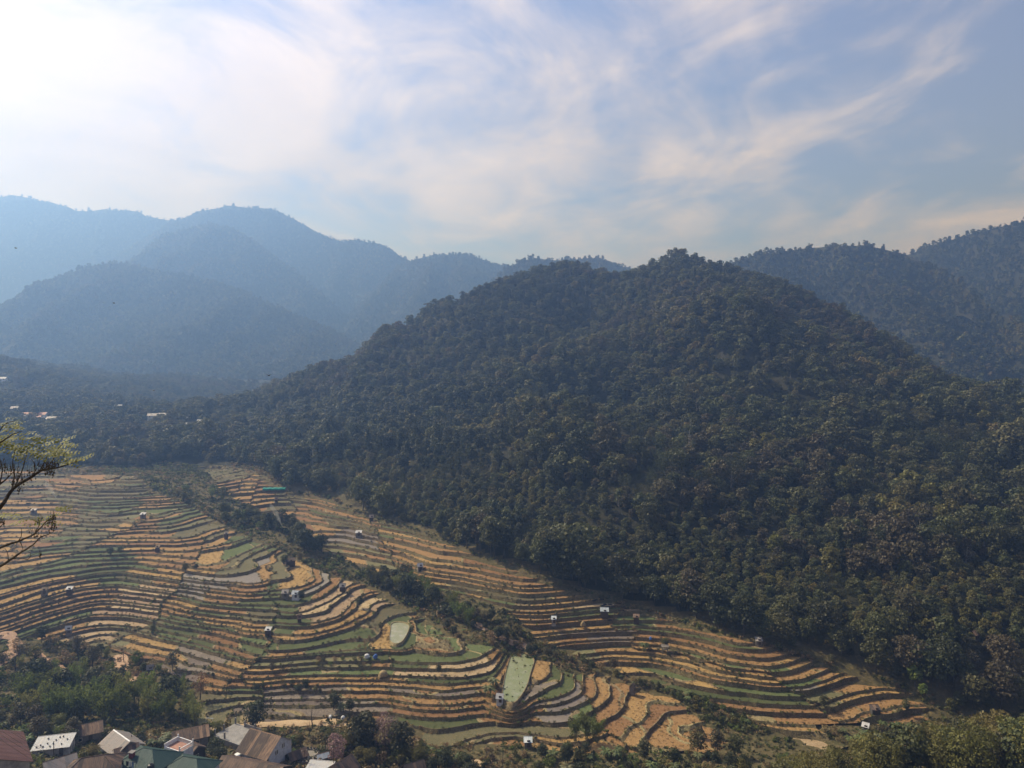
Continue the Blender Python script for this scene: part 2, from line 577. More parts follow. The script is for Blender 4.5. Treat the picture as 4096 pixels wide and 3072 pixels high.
# photo points with what grew there: s stubble, g turf, d dull turf, w pale straw, t tilled, m mud
CROPS = [
    (60, 1930, 'd'), (300, 1930, 's'), (250, 2000, 'd'), (450, 1960, 'd'), (500, 2010, 'g'), (600, 2020, 's'), (420, 2080, 'd'), (700, 2040, 'g'), (760, 2110, 'd'), (620, 2100, 's'), (100, 2050, 's'), (180, 2120, 's'),
    (350, 2130, 'd'), (500, 2140, 's'), (650, 2160, 's'), (800, 2150, 's'), (600, 2220, 's'), (800, 2210, 's'), (60, 2210, 's'), (230, 2210, 'g'), (330, 2250, 'g'), (200, 2280, 'g'), (420, 2290, 'g'),
    (420, 2330, 'g'), (380, 2370, 's'), (100, 2340, 'g'), (60, 2390, 's'), (250, 2420, 's'), (330, 2440, 's'), (120, 2460, 's'), (60, 2500, 'g'), (40, 2430, 's'),
    (560, 2300, 'd'), (640, 2290, 's'), (750, 2260, 's'), (850, 2250, 's'), (900, 2290, 'm'), (820, 2340, 'm'), (960, 2320, 'm'), (1000, 2360, 's'), (900, 2400, 's'), (1000, 2180, 'g'), (1100, 2160, 'g'), (1050, 2210, 'g'), (1180, 2190, 'd'),
    (1000, 2250, 'd'), (1150, 2260, 's'), (1250, 2300, 's'), (1300, 2330, 's'), (1350, 2300, 'd'), (1230, 2340, 'm'), (1080, 2340, 'g'), (1160, 2340, 'g'), (1130, 2400, 'g'), (1260, 2370, 's'), (1400, 2350, 's'), (1500, 2370, 's'),
    (600, 2420, 'w'), (520, 2440, 'w'), (600, 2460, 'd'), (700, 2430, 's'), (780, 2450, 'g'), (700, 2480, 'g'), (600, 2520, 'd'), (850, 2490, 'g'), (960, 2420, 'g'), (1000, 2470, 'd'), (1060, 2440, 'd'),
    (1120, 2490, 'g'), (1250, 2450, 'g'), (1300, 2480, 'g'), (1330, 2400, 'w'), (1420, 2390, 'w'), (1480, 2420, 'w'), (1530, 2370, 'g'), (1600, 2400, 'g'), (1650, 2440, 'd'), (1570, 2480, 'd'), (1620, 2500, 'g'), (1720, 2470, 'g'), (1750, 2520, 'g'), (1400, 2450, 's'), (1360, 2500, 's'),
    (900, 2520, 's'), (1020, 2520, 's'), (1100, 2550, 's'), (1200, 2550, 's'), (1000, 2560, 'g'), (1150, 2580, 'g'), (1250, 2590, 'g'), (1370, 2590, 'g'), (1480, 2600, 'g'), (1530, 2610, 'g'), (1560, 2580, 'g'),
    (620, 2600, 's'), (700, 2570, 'g'), (800, 2590, 'g'), (700, 2630, 't'), (640, 2660, 't'), (760, 2660, 't'), (820, 2640, 't'), (900, 2620, 's'), (950, 2640, 's'), (1000, 2620, 's'), (1100, 2640, 's'), (1050, 2600, 'g'),
    (900, 2690, 's'), (1000, 2710, 's'), (1100, 2690, 's'), (1150, 2660, 's'), (1300, 2650, 'd'), (1380, 2670, 'g'), (1280, 2700, 's'), (1400, 2720, 's'), (1500, 2690, 's'), (1600, 2700, 's'), (1450, 2750, 's'), (1600, 2760, 's'), (1700, 2770, 's'),
    (1620, 2560, 's'), (1700, 2540, 's'), (1660, 2610, 'g'), (1630, 2640, 'g'), (1760, 2580, 'g'), (1730, 2620, 'w'), (1800, 2590, 'w'), (1830, 2650, 'w'), (1780, 2670, 'w'), (1850, 2550, 'g'), (1890, 2610, 'g'), (1930, 2650, 'd'), (1960, 2600, 'g'), (1990, 2630, 's'), (2010, 2690, 's'),
    (1750, 2720, 'g'), (1830, 2710, 'g'), (1850, 2760, 'd'), (1950, 2740, 'd'), (1760, 2770, 't'), (1880, 2800, 's'), (1600, 2810, 's'), (1700, 2830, 's'), (1800, 2830, 's'), (1950, 2830, 's'), (2000, 2870, 'm'), (1850, 2870, 's'), (1780, 2900, 's'), (1900, 2910, 'm'),
    (2140, 2760, 't'), (2200, 2770, 't'), (2260, 2790, 'm'), (2130, 2830, 't'), (2220, 2830, 'm'), (2220, 2710, 'g'), (2310, 2720, 'g'), (2290, 2800, 'm'), (2400, 2740, 's'), (2370, 2800, 's'), (2450, 2790, 's'), (2330, 2840, 'g'), (2420, 2850, 's'), (2550, 2790, 's'), (2530, 2840, 's'), (2620, 2860, 's'), (2650, 2930, 's'), (2500, 2910, 's'), (2750, 2880, 's'), (2720, 2950, 's'), (2850, 2940, 's'),
    (1200, 2800, 't'), (1300, 2790, 't'), (1150, 2830, 't'), (1250, 2850, 't'), (1350, 2830, 't'), (960, 2790, 'd'), (870, 2830, 'd'), (1000, 2770, 'g'), (900, 2880, 'd'), (940, 2850, 't'), (830, 2860, 'd'),
    (1650, 2930, 'g'), (1750, 2940, 'g'), (1850, 2950, 'g'), (2000, 2940, 'd'), (2100, 2930, 'g'), (2200, 2920, 's'), (2100, 2890, 's'), (2300, 2950, 's'), (2050, 2975, 's'), (2200, 2975, 's'),
    (850, 1870, 'd'), (920, 1900, 'd'), (900, 1950, 's'), (1000, 1930, 's'), (1050, 1990, 's'), (1150, 2000, 'd'), (1230, 2040, 's'), (1350, 2020, 'g'), (1300, 2070, 's'), (1400, 2090, 'd'), (1480, 2080, 's'), (1300, 2120, 's'),
    (1450, 2140, 'm'), (1500, 2130, 'd'), (1600, 2120, 'g'), (1650, 2130, 's'), (1550, 2180, 's'), (1650, 2180, 's'), (1750, 2200, 's'), (1500, 2220, 's'), (1450, 2190, 'd'), (1350, 2210, 'd'), (1700, 2250, 's'), (1800, 2240, 'd'), (1850, 2260, 's'), (1650, 2270, 's'), (1760, 2290, 's'), (1900, 2270, 's'), (1950, 2290, 's'),
    (2000, 2280, 'g'), (1880, 2330, 'g'), (1950, 2340, 'd'), (1500, 2270, 'd'), (2050, 2330, 's'), (2000, 2360, 'g'), (2100, 2340, 's'), (2030, 2390, 's'), (2150, 2370, 's'), (2100, 2400, 's'), (2200, 2400, 's'), (2180, 2440, 's'), (2270, 2430, 's'), (2200, 2350, 's'), (2300, 2360, 's'),
    (2280, 2450, 'g'), (2350, 2440, 'g'), (2390, 2430, 'w'), (2430, 2400, 'w'), (2470, 2400, 'w'), (2460, 2440, 'w'), (2500, 2410, 'w'), (2280, 2490, 'g'), (2330, 2500, 'g'), (2350, 2480, 's'), (2400, 2500, 's'), (2450, 2470, 's'), (2500, 2480, 'g'), (2440, 2540, 't'), (2500, 2550, 't'), (2410, 2530, 't'), (2470, 2570, 't'),
    (2540, 2510, 'g'), (2580, 2500, 'g'), (2620, 2530, 'g'), (2640, 2570, 'g'), (2680, 2560, 'g'), (2730, 2550, 'g'), (2560, 2560, 'g'), (2600, 2600, 'g'), (2700, 2600, 'g'), (2580, 2430, 's'), (2620, 2460, 's'), (2700, 2490, 's'), (2750, 2520, 'd'), (2650, 2480, 's'), (2800, 2520, 's'), (2850, 2570, 's'), (2830, 2610, 's'), (2900, 2540, 's'), (2950, 2590, 's'),
    (2620, 2630, 's'), (2680, 2640, 's'), (2750, 2650, 's'), (2800, 2660, 's'), (2700, 2680, 's'), (2200, 2560, 's'), (2300, 2570, 's'), (2400, 2620, 's'), (2500, 2640, 's'), (2350, 2600, 'd'), (2480, 2660, 's'), (2870, 2660, 'g'), (2920, 2660, 'g'), (2960, 2690, 'g'), (3010, 2690, 'd'), (3060, 2710, 'd'), (3100, 2720, 'm'), (3130, 2740, 'm'), (3050, 2750, 'd'), (2950, 2740, 'g'), (2900, 2740, 'g'),
    (3000, 2610, 's'), (3080, 2610, 's'), (3120, 2650, 's'), (3050, 2640, 's'), (3180, 2680, 'd'), (3230, 2700, 'g'), (3280, 2730, 'g'), (3330, 2790, 'd'), (3200, 2640, 's'), (3280, 2660, 's'), (3350, 2730, 's'), (3400, 2770, 's'), (3450, 2720, 's'), (3500, 2770, 's'), (3600, 2790, 's'), (3650, 2840, 's'), (3550, 2840, 's'), (3450, 2840, 's'), (3700, 2850, 's'),
    (3100, 2820, 's'), (3000, 2800, 'd'), (3150, 2850, 's'), (3250, 2870, 's'), (3380, 2860, 's'), (3050, 2930, 'g'), (3090, 2970, 'g'), (3250, 2930, 'w'), (3370, 2945, 'w'), (3140, 2900, 's'),
]
CROP_XY = np.array([ground_at(c[0], c[1])[:2] for c in CROPS])
CROP_K = [c[2] for c in CROPS]
KIND_MAT = {'s': 'stubble', 'g': 'turf', 'd': 'dull_turf', 'w': 'straw', 't': 'tilled_soil', 'm': 'wet_mud'}


def build_terraces(name, poly, apex, seg_len, seed, step, keep=300):
    root = empty(name)
    tag(root, kind='structure')
    x0, y0 = poly.min(0) - 3
    x1, y1 = poly.max(0) + 3
    tris = []
    # finer cells on the nearer land
    for (ya, yb, st) in ((y0, 300, 1.7), (300, 360, 2.2), (360, y1, 3.0)):
        ya, yb = max(ya, y0), min(yb, y1)
        if yb <= ya:
            continue
        nx = int((x1 - x0) / st) + 2
        ny = max(1, int(round((yb - ya) / st)))
        gx = x0 + np.arange(nx) * st
        gy = np.linspace(ya, yb, ny + 1)
        X, Y = np.meshgrid(gx, gy)
        S = poly_sdf(poly, X, Y)
        H = base_h(X, Y) + fbm(X, Y, 26, 2, seed + 1) * 1.0 + fbm(X, Y, 8, 3, seed + 2) * 0.30
        A = np.arctan2(X - apex[0], apex[1] - Y) * 150 + fbm(X, Y, 22, 3, seed + 5) * 11
        V = np.stack([X, Y, H, A, S], -1)
        for j in range(ny):
            for i in range(nx - 1):
                if max(S[j, i], S[j, i + 1], S[j + 1, i], S[j + 1, i + 1]) <= 0:
                    continue
                a, b, c, d = (tuple(V[j, i]), tuple(V[j, i + 1]), tuple(V[j + 1, i + 1]), tuple(V[j + 1, i]))
                if (i + j) % 2:
                    tris.append((a, b, c))
                    tris.append((a, c, d))
                else:
                    tris.append((a, b, d))
                    tris.append((b, c, d))
    rr = random.Random(seed)
    levels = {}
    # blocks of terraces worked by different hands: each with its own step, its levels do not meet the neighbour's
    bounds = [-400.0]
    while bounds[-1] < 400:
        bounds.append(bounds[-1] + seg_len * rr.uniform(1.6, 3.6))
    bstep = [(step * rr.uniform(0.78, 1.22), rr.uniform(0, 1)) for _ in bounds]

    def level(k, bi):
        if (k, bi) not in levels:
            L = seg_len * rr.uniform(0.5, 1.4)
            st, off = bstep[bi]
            levels[(k, bi)] = ((k + off) * st + rr.uniform(-0.32, 0.32) * st, L, rr.uniform(0, L))
        return levels[(k, bi)]

    fields = {}
    bump = 0.13
    pieces = []
    for T in tris:
        T = list(T)
        if min(p[4] for p in T) < 0:
            T, _ = clip_band(T, [p[4] for p in T], 0, 1e9)
            if len(T) < 3:
                continue
        av = [p[3] for p in T]
        lo_, hi_ = min(av), max(av)
        for bi in range(len(bounds) - 1):
            if bounds[bi + 1] <= lo_ or bounds[bi] >= hi_:
                continue
            if bounds[bi] <= lo_ and bounds[bi + 1] >= hi_:
                pieces.append((T, bi))
            else:
                Q, _ = clip_band(T, av, bounds[bi], bounds[bi + 1])
                if len(Q) >= 3:
                    pieces.append((Q, bi))
    for T, bi in pieces:
        st, ob = bstep[bi]
        wl, wb = 0.13 * st, 0.07 * st
        b0, b1 = bounds[bi], bounds[bi + 1]
        hs = [p[2] for p in T]
        klo = int(math.floor(min(hs) / st - ob)) - 1
        khi = int(math.floor(max(hs) / st - ob)) + 1
        for k in range(klo, khi + 1):
            zl, L, off = level(k, bi)
            zh = level(k + 1, bi)[0]
            if max(hs) < zl - wl or min(hs) > zh - wl:
                continue
            zprev = level(k - 1, bi)[0]
            # bands of level k: riser (zl-wl .. zl), bund, tread
            for (lo, hi, part) in ((zl - wl, zl, 'r'), (zl, zl + wb, 'b'), (zl + wb, zh - wl, 't')):
                P, hv = clip_band(list(T), hs, lo, hi)
                if len(P) < 3:
                    continue
                av = [p[3] for p in P]
                j0 = int(math.floor((min(av) - off) / L))
                j1 = int(math.floor((max(av) - off) / L))
                for j in range(j0, j1 + 1):
                    s0 = off + j * L
                    if part == 'r':
                        bands = ((s0, s0 + L, 'r'),)
                    else:
                        bw = 0.35
                        bands = ((s0, s0 + bw, 'b'), (s0 + bw, s0 + L - bw, part), (s0 + L - bw, s0 + L, 'b'))
                    for (sa, sb, pt) in bands:
                        Q, aq = clip_band(P, av, sa, sb)
                        if len(Q) < 3:
                            continue
                        fv, ff, wv, wf, wm = fields.setdefault((bi, k, j), ([], [], [], [], []))
                        pts = []
                        for q, s in zip(Q, aq):
                            h = q[2]
                            if h <= zl:
                                t = min(1, max(0, (h - (zl - wl)) / wl))
                                z = zprev + (zl + bump - zprev) * t
                            else:
                                e1 = max(0.0, 1 - (h - zl) / wb)
                                e2 = max(0.0, 1 - min(s - s0, s0 + L - s) / 0.35, 1 - min(s - b0, b1 - s) / 0.4)
                                z = zl + bump * max(e1, e2 * 0.9)
                            pts.append((q[0], q[1], z))
                        if pt == 't':
                            n0 = len(fv)
                            fv.extend(pts)
                            ff.append(list(range(n0, n0 + len(pts))))
                        else:
                            n0 = len(wv)
                            wv.extend(pts)
                            wf.append(list(range(n0, n0 + len(pts))))
                            wm.append(0 if pt == 'r' else 1)
                            if rr.random() < (0.34 if pt == 'r' else 0.10):
                                BANK_PTS.append(pts[rr.randrange(len(pts))])
                        # a bank closes the drop where two blocks meet
                        for i in range(len(pts)):
                            if min(abs(aq[i - 1] - b0), abs(aq[i - 1] - b1)) < 1e-6 and min(abs(aq[i] - b0), abs(aq[i] - b1)) < 1e-6:
                                n0 = len(wv)
                                u, v = pts[i - 1], pts[i]
                                wv.extend([u, v, (v[0], v[1], v[2] - 1.5), (u[0], u[1], u[2] - 1.5)])
                                wf.append([n0, n0 + 1, n0 + 2, n0 + 3])
                                wm.append(0)
                                if rr.random() < 0.5:
                                    BANK_PTS.append(u)
    # largest in view first; the rest joined
    info = []
    for key, (fv, ff, wv, wf, wm) in fields.items():
        if not fv and not wv:
            continue
        P = np.array(fv if fv else wv)
        c = P.mean(0)
        q0 = P.min(0)
        q1 = P.max(0)
        area = sum(abs(sum(fv[f[i - 1]][0] * fv[f[i]][1] - fv[f[i]][0] * fv[f[i - 1]][1] for i in range(len(f)))) * 0.5 for f in ff) if fv else 0.1
        info.append((area / (c[1] ** 2), key, c, area))
    info.sort(key=lambda t: -t[0])
    rest = {}
    for r_, (w_, key, c, area) in enumerate(info):
        fv, ff, wv, wf, wm = fields[key]
        dd = np.hypot(CROP_XY[:, 0] - c[0], CROP_XY[:, 1] - c[1])
        order = np.argsort(dd)
        kind = CROP_K[order[0]] if rr.random() < 0.88 else CROP_K[order[1]]
        mat = KIND_MAT[kind]
        if c[1] < 330 and ff:
            for f in ff:
                if kind in 'sgw' and rr.random() < (0.55 if kind == 's' else 0.16):
                    STUB_PTS.append((*(sum(fv[i][q] for i in f) / len(f) + (rr.uniform(-0.5, 0.5) if q < 2 else 0.03) for q in range(3)), 'sgw'.index(kind)))
        if r_ < keep and area > 4:
            o = mesh_obj('paddy_field', fv, ff, mat, root, weld=True)
            if wv:
                wall_obj(o, wv, wf, wm)
        else:
            g = rest.setdefault(mat, ([], []))
            n0 = len(g[0])
            g[0].extend(fv)
            g[1].extend([[i + n0 for i in f] for f in ff])
            g2 = rest.setdefault('wall', ([], [], []))
            n0 = len(g2[0])
            g2[0].extend(wv)
            g2[1].extend([[i + n0 for i in f] for f in wf])
            g2[2].extend(wm)
    allv, allf, mi = [], [], []
    mats = [m for m in rest if m != 'wall'] + ['terrace_wall', 'bund_grass']
    for q, m in enumerate(mats[:-2]):
        n0 = len(allv)
        allv.extend(rest[m][0])
        allf.extend([[i + n0 for i in f] for f in rest[m][1]])
        mi.extend([q] * len(rest[m][1]))
    if 'wall' in rest:
        n0 = len(allv)
        allv.extend(rest['wall'][0])
        allf.extend([[i + n0 for i in f] for f in rest['wall'][1]])
        mi.extend([len(mats) - 2 + w for w in rest['wall'][2]])
    if allv:
        o = mesh_obj('small_paddies', allv, allf, mats, root)
        o.data.polygons.foreach_set('material_index', mi)
        tag(o, kind='stuff')
    return root, len(info)


def wall_obj(parent, wv, wf, wm):
    wv = np.array(wv)
    key = np.round(wv, 3)
    u, inv = np.unique(key, axis=0, return_inverse=True)
    inv = inv.ravel()
    nf, nm = [], []
    for f, m_ in zip(wf, wm):
        g = [int(inv[i]) for i in f]
        h = [g[i] for i in range(len(g)) if g[i] != g[i - 1]]
        if len(set(h)) >= 3 and len(set(h)) == len(h):
            nf.append(h)
            nm.append(m_)
    if not nf:
        return
    o = mesh_obj('retaining_bank', u, nf, ['terrace_wall', 'bund_grass'], parent)
    o.data.polygons.foreach_set('material_index', nm)


import time as _t
_t0 = _t.time()
print('terraces', build_terraces('left_terraces', LEFT_POLY, (-150, 470), 15, 3, STEP), build_terraces('right_terraces', RIGHT_POLY, (-160, 520), 12, 5, 1.14), _t.time() - _t0)

# ------------------------------------------------------------------ foliage materials
def leaf_mat(name, c1, c2, c3, transl=0.35, vary=0.22):
    """leaves: clump tone stored on the mesh, species tint varies from plant to plant, light shines through"""
    m, N, out = new_mat(name)
    oi = N.n('ShaderNodeObjectInfo').outputs['Random']
    at = N.n('ShaderNodeAttribute')
    at.attribute_name = 'tone'
    col = N.mix(at.outputs['Fac'], (*c1, 1), (*c2, 1))
    col = N.mix(N.maprange(oi, 0.45, 1.0, 0.0, 0.85), col, (*c3, 1))
    hs = N.n('ShaderNodeHueSaturation')
    r2 = N.math('FRACT', N.math('MULTIPLY', oi, 17.31))
    N.set(hs.inputs['Hue'], N.maprange(r2, 0, 1, 0.48, 0.515))
    r3 = N.math('FRACT', N.math('MULTIPLY', oi, 7.77))
    N.set(hs.inputs['Value'], N.maprange(r3, 0, 1, 1 - vary, 1 + vary))
    N.set(hs.inputs['Color'], col)
    d = N.n('ShaderNodeBsdfPrincipled')
    N.set(d.inputs['Base Color'], hs.outputs[0])
    d.inputs['Roughness'].default_value = 0.6
    d.inputs['Specular IOR Level'].default_value = 0.35
    t = N.n('ShaderNodeBsdfTranslucent')
    N.set(t.inputs[0], hs.outputs[0])
    mx = N.n('ShaderNodeMixShader')
    mx.inputs[0].default_value = transl
    N.link(d.outputs[0], mx.inputs[1])
    N.link(t.outputs[0], mx.inputs[2])
    N.link(mx.outputs[0], out.inputs[0])
    return m


leaf_mat('leaf_olive', (0.047, 0.055, 0.018), (0.102, 0.108, 0.034), (0.110, 0.098, 0.036))
leaf_mat('leaf_dark', (0.027, 0.035, 0.014), (0.060, 0.067, 0.023), (0.065, 0.063, 0.025))
leaf_mat('leaf_brown', (0.066, 0.056, 0.029), (0.108, 0.088, 0.044), (0.093, 0.081, 0.038))
leaf_mat('leaf_yellowgreen', (0.085, 0.085, 0.018), (0.15, 0.135, 0.030), (0.16, 0.125, 0.035))
leaf_mat('leaf_bamboo', (0.070, 0.100, 0.024), (0.160, 0.190, 0.050), (0.18, 0.18, 0.055), 0.45)
leaf_mat('leaf_banana', (0.075, 0.105, 0.03), (0.13, 0.155, 0.05), (0.15, 0.145, 0.07))
leaf_mat('leaf_pink', (0.22, 0.13, 0.13), (0.33, 0.21, 0.20), (0.25, 0.17, 0.15))
leaf_mat('leaf_magenta', (0.42, 0.10, 0.20), (0.58, 0.19, 0.31), (0.50, 0.15, 0.26))
leaf_mat('leaf_rust', (0.15, 0.075, 0.025), (0.23, 0.12, 0.04), (0.19, 0.11, 0.05))
leaf_mat('leaf_dry', (0.17, 0.115, 0.05), (0.27, 0.19, 0.09), (0.22, 0.16, 0.075))
leaf_mat('leaf_sunny', (0.13, 0.17, 0.03), (0.20, 0.235, 0.05), (0.17, 0.19, 0.05))
mottled('bark', (0.05, 0.042, 0.034), (0.085, 0.07, 0.055), (0.13, 0.115, 0.095), 1.5, 8, per_obj=0.3)
mottled('pale_bark', (0.16, 0.145, 0.12), (0.22, 0.20, 0.165), (0.29, 0.27, 0.23), 1.5, 8, per_obj=0.3)
mottled('culm', (0.10, 0.105, 0.04), (0.17, 0.165, 0.07), (0.22, 0.20, 0.10), 1.5, 8, per_obj=0.3)


class MB:
    """collects faces for one mesh"""
    def __init__(self):
        self.v, self.f, self.m, self.t = [], [], [], []

    def add(self, verts, faces, mi=0, tone=0.5):
        n0 = len(self.v)
        self.v.extend(verts)
        self.t.extend([tone] * len(verts))
        for f in faces:
            self.f.append([i + n0 for i in f])
            self.m.append(mi)

    def box(self, c, s, rz=0.0, mi=0, tilt=None):
        hx, hy, hz = s[0] / 2, s[1] / 2, s[2] / 2
        cz, sz = math.cos(rz), math.sin(rz)
        vs = []
        for dx, dy, dz in ((-1, -1, -1), (1, -1, -1), (1, 1, -1), (-1, 1, -1), (-1, -1, 1), (1, -1, 1), (1, 1, 1), (-1, 1, 1)):
            x, y, z = dx * hx, dy * hy, dz * hz
            if tilt:
                y, z = y * math.cos(tilt) - z * math.sin(tilt), y * math.sin(tilt) + z * math.cos(tilt)
            vs.append((c[0] + x * cz - y * sz, c[1] + x * sz + y * cz, c[2] + z))
        self.add(vs, [(3, 2, 1, 0), (4, 5, 6, 7), (0, 1, 5, 4), (1, 2, 6, 5), (2, 3, 7, 6), (3, 0, 4, 7)], mi)

    def tube(self, pts, rad, n=6, mi=0, tone=0.5, cap=True):
        pts = [Vector(p) for p in pts]
        rings = []
        vs, fs = [], []
        for i, p in enumerate(pts):
            d = (pts[min(i + 1, len(pts) - 1)] - pts[max(i - 1, 0)])
            if d.length < 1e-6:
                d = Vector((0, 0, 1))
            d.normalize()
            u = d.cross(Vector((0.3, 0.9, 0.15)))
            if u.length < 1e-3:
                u = d.cross(Vector((1, 0, 0)))
            u.normalize()
            w = d.cross(u)
            r = rad[i] if isinstance(rad, (list, tuple)) else rad
            for k in range(n):
                a = 2 * math.pi * k / n
                q = p + u * (math.cos(a) * r) + w * (math.sin(a) * r)
                vs.append(tuple(q))
        for i in range(len(pts) - 1):
            for k in range(n):
                fs.append((i * n + k, i * n + (k + 1) % n, (i + 1) * n + (k + 1) % n, (i + 1) * n + k))
        if cap:
            fs.append(tuple(range(n - 1, -1, -1)))
            fs.append(tuple((len(pts) - 1) * n + k for k in range(n)))
        self.add(vs, fs, mi, tone)

    def mesh(self, name, mats):
        me = bpy.data.meshes.new(name)
        me.from_pydata(self.v, [], self.f)
        for m_ in (mats if isinstance(mats, (list, tuple)) else [mats]):
            me.materials.append(MATS[m_])
        me.polygons.foreach_set('material_index', self.m)
        a = me.attributes.new('tone', 'FLOAT', 'POINT')
        a.data.foreach_set('value', self.t)
        me.update()
        return me

    def build(self, name, mats, parent=None, smooth=False):
        me = self.mesh(name, mats)
        if smooth:
            me.polygons.foreach_set('use_smooth', [True] * len(me.polygons))
        o = bpy.data.objects.new(name, me)
        COL.objects.link(o)
        o.parent = parent
        return o


def leaf_cards(mb, C, NRM, size, r, tones, mi=0, aspect=1.0, droop=0.0):
    """many small bent leaf sprays at points C facing NRM"""
    n = len(C)
    nr = NRM + r.normal(0, 0.55, (n, 3))
    nr /= np.linalg.norm(nr, axis=1, keepdims=True) + 1e-9
    t = np.cross(nr, r.normal(0, 1, (n, 3)))
    t /= np.linalg.norm(t, axis=1, keepdims=True) + 1e-9
    b = np.cross(nr, t)
    s = size * r.uniform(0.6, 1.35, (n, 1))
    w = s * aspect
    p0 = C - t * s * 0.5 - b * w * 0.5 * r.uniform(0.3, 1, (n, 1))
    p1 = C + t * s * 0.5 - b * w * 0.5 * r.uniform(0.1, 1, (n, 1))
    p2 = C + t * s * 0.5 * r.uniform(0.3, 1, (n, 1)) + b * w * 0.5
    p3 = C - t * s * 0.5 * r.uniform(0.1, 1, (n, 1)) + b * w * 0.5 * r.uniform(0.4, 1, (n, 1))
    for q in (p2, p3):
        q -= nr * s * 0.22
        q[:, 2] -= droop * s[:, 0]
    n0 = len(mb.v)
    allv = np.stack([p0, p1, p2, p3], 1).reshape(-1, 3)
    mb.v.extend(map(tuple, allv.tolist()))
    mb.t.extend(np.repeat(tones, 4).tolist())
    for i in range(n):
        k = n0 + 4 * i
        mb.f.append([k, k + 1, k + 2, k + 3])
        mb.m.append(mi)


def crown_mesh(name, mat, seed, H=10.0, width=7.0, base=0.28, lobes=9, cards=900, size=0.6, shape='round', sparse=1.0):
    """crown of a broadleaf tree: uneven lobes, each a shell of leaf sprays"""
    r = np.random.default_rng(seed)
    mb = MB()
    per = max(6, cards // lobes)
    for i in range(lobes):
        f = (i + 0.5) / lobes
        z = H * (base + (1 - base) * (0.15 + 0.80 * f))
        if shape == 'round':
            prof = math.sin(math.pi * min(1, max(0.05, (0.12 + 0.80 * f)))) ** 0.7
        elif shape == 'cone':
            prof = (1 - f) * 1.0 + 0.1
        elif shape == 'umbrella':
            prof = 0.35 + 0.65 * f ** 0.8 if f < 0.85 else 0.6
        else:
            prof = 0.8
        a = i * 2.4 + r.uniform(-0.5, 0.5)
        rad = width * 0.5 * prof * r.uniform(0.35, 0.72)
        c = np.array([math.cos(a) * rad, math.sin(a) * rad, z * r.uniform(0.94, 1.02)])
        lr = width * 0.5 * r.uniform(0.36, 0.58) * (0.75 if shape == 'cone' else 1) * (0.6 + 0.4 * prof)
        lz = lr * (0.42 if shape == 'umbrella' else r.uniform(0.62, 0.95))
        d = r.normal(0, 1, (per, 3))
        d[:, 2] = np.abs(d[:, 2]) * 0.95 - 0.28
        d /= np.linalg.norm(d, axis=1, keepdims=True)
        k = r.uniform(0.72, 1.06, (per, 1))
        C = c + d * k * np.array([lr, lr, lz])
        nn = d * 0.8 + np.array([0, 0, 0.35])
        tone = np.clip(r.uniform(0.15, 0.85) + d[:, 2] * 0.12 + r.normal(0, 0.16, per), 0, 1)
        keep = r.random(per) < sparse
        leaf_cards(mb, C[keep], nn[keep], size, r, tone[keep])
    return mb.mesh(name, mat)


def branch_mesh(name, mat, seed, H=10.0, width=7.0, twigs=7, r0=0.17, sub=3, up=0.35):
    """tapering trunk that bends, limbs that leave it and fork"""
    r = random.Random(seed)
    mb = MB()
    pts, x, y = [], 0.0, 0.0
    nseg = 6
    for i in range(nseg + 1):
        pts.append((x, y, H * 0.86 * i / nseg - (0.4 if i == 0 else 0)))
        x += r.uniform(-0.25, 0.25)
        y += r.uniform(-0.25, 0.25)
    mb.tube(pts, [r0 * (1.25 - 1.05 * i / nseg) for i in range(nseg + 1)], 6)
    for i in range(twigs):
        f = 0.3 + 0.62 * (i + r.random() * 0.6) / twigs
        k = f * nseg
        a, b = Vector(pts[int(k)]), Vector(pts[min(nseg, int(k) + 1)])
        p = a.lerp(b, k - int(k))
        an = i * 2.4 + r.uniform(-0.4, 0.4)
        ln = width * 0.5 * r.uniform(0.6, 1.05) * (1.15 - 0.5 * f)
        d = Vector((math.cos(an), math.sin(an), up + r.uniform(0, 0.5))).normalized()
        e = p + d * ln * 0.55
        g = p + d * ln + Vector((0, 0, ln * 0.16))
        rr_ = r0 * 0.42 * (1.2 - f)
        mb.tube([p, e, g], [rr_, rr_ * 0.66, rr_ * 0.22], 5)
        for j in range(sub):
            q = p.lerp(e, 0.6) if j == 0 else e.lerp(g, 0.15 + 0.3 * j)
            dd = Vector((d.x + r.uniform(-0.8, 0.8), d.y + r.uniform(-0.8, 0.8), d.z + r.uniform(-0.1, 0.7))).normalized()
            mb.tube([q, q + dd * ln * 0.2, q + dd * ln * r.uniform(0.34, 0.5)], [rr_ * 0.5, rr_ * 0.3, rr_ * 0.1], 4, cap=False)
    return mb.mesh(name, mat)


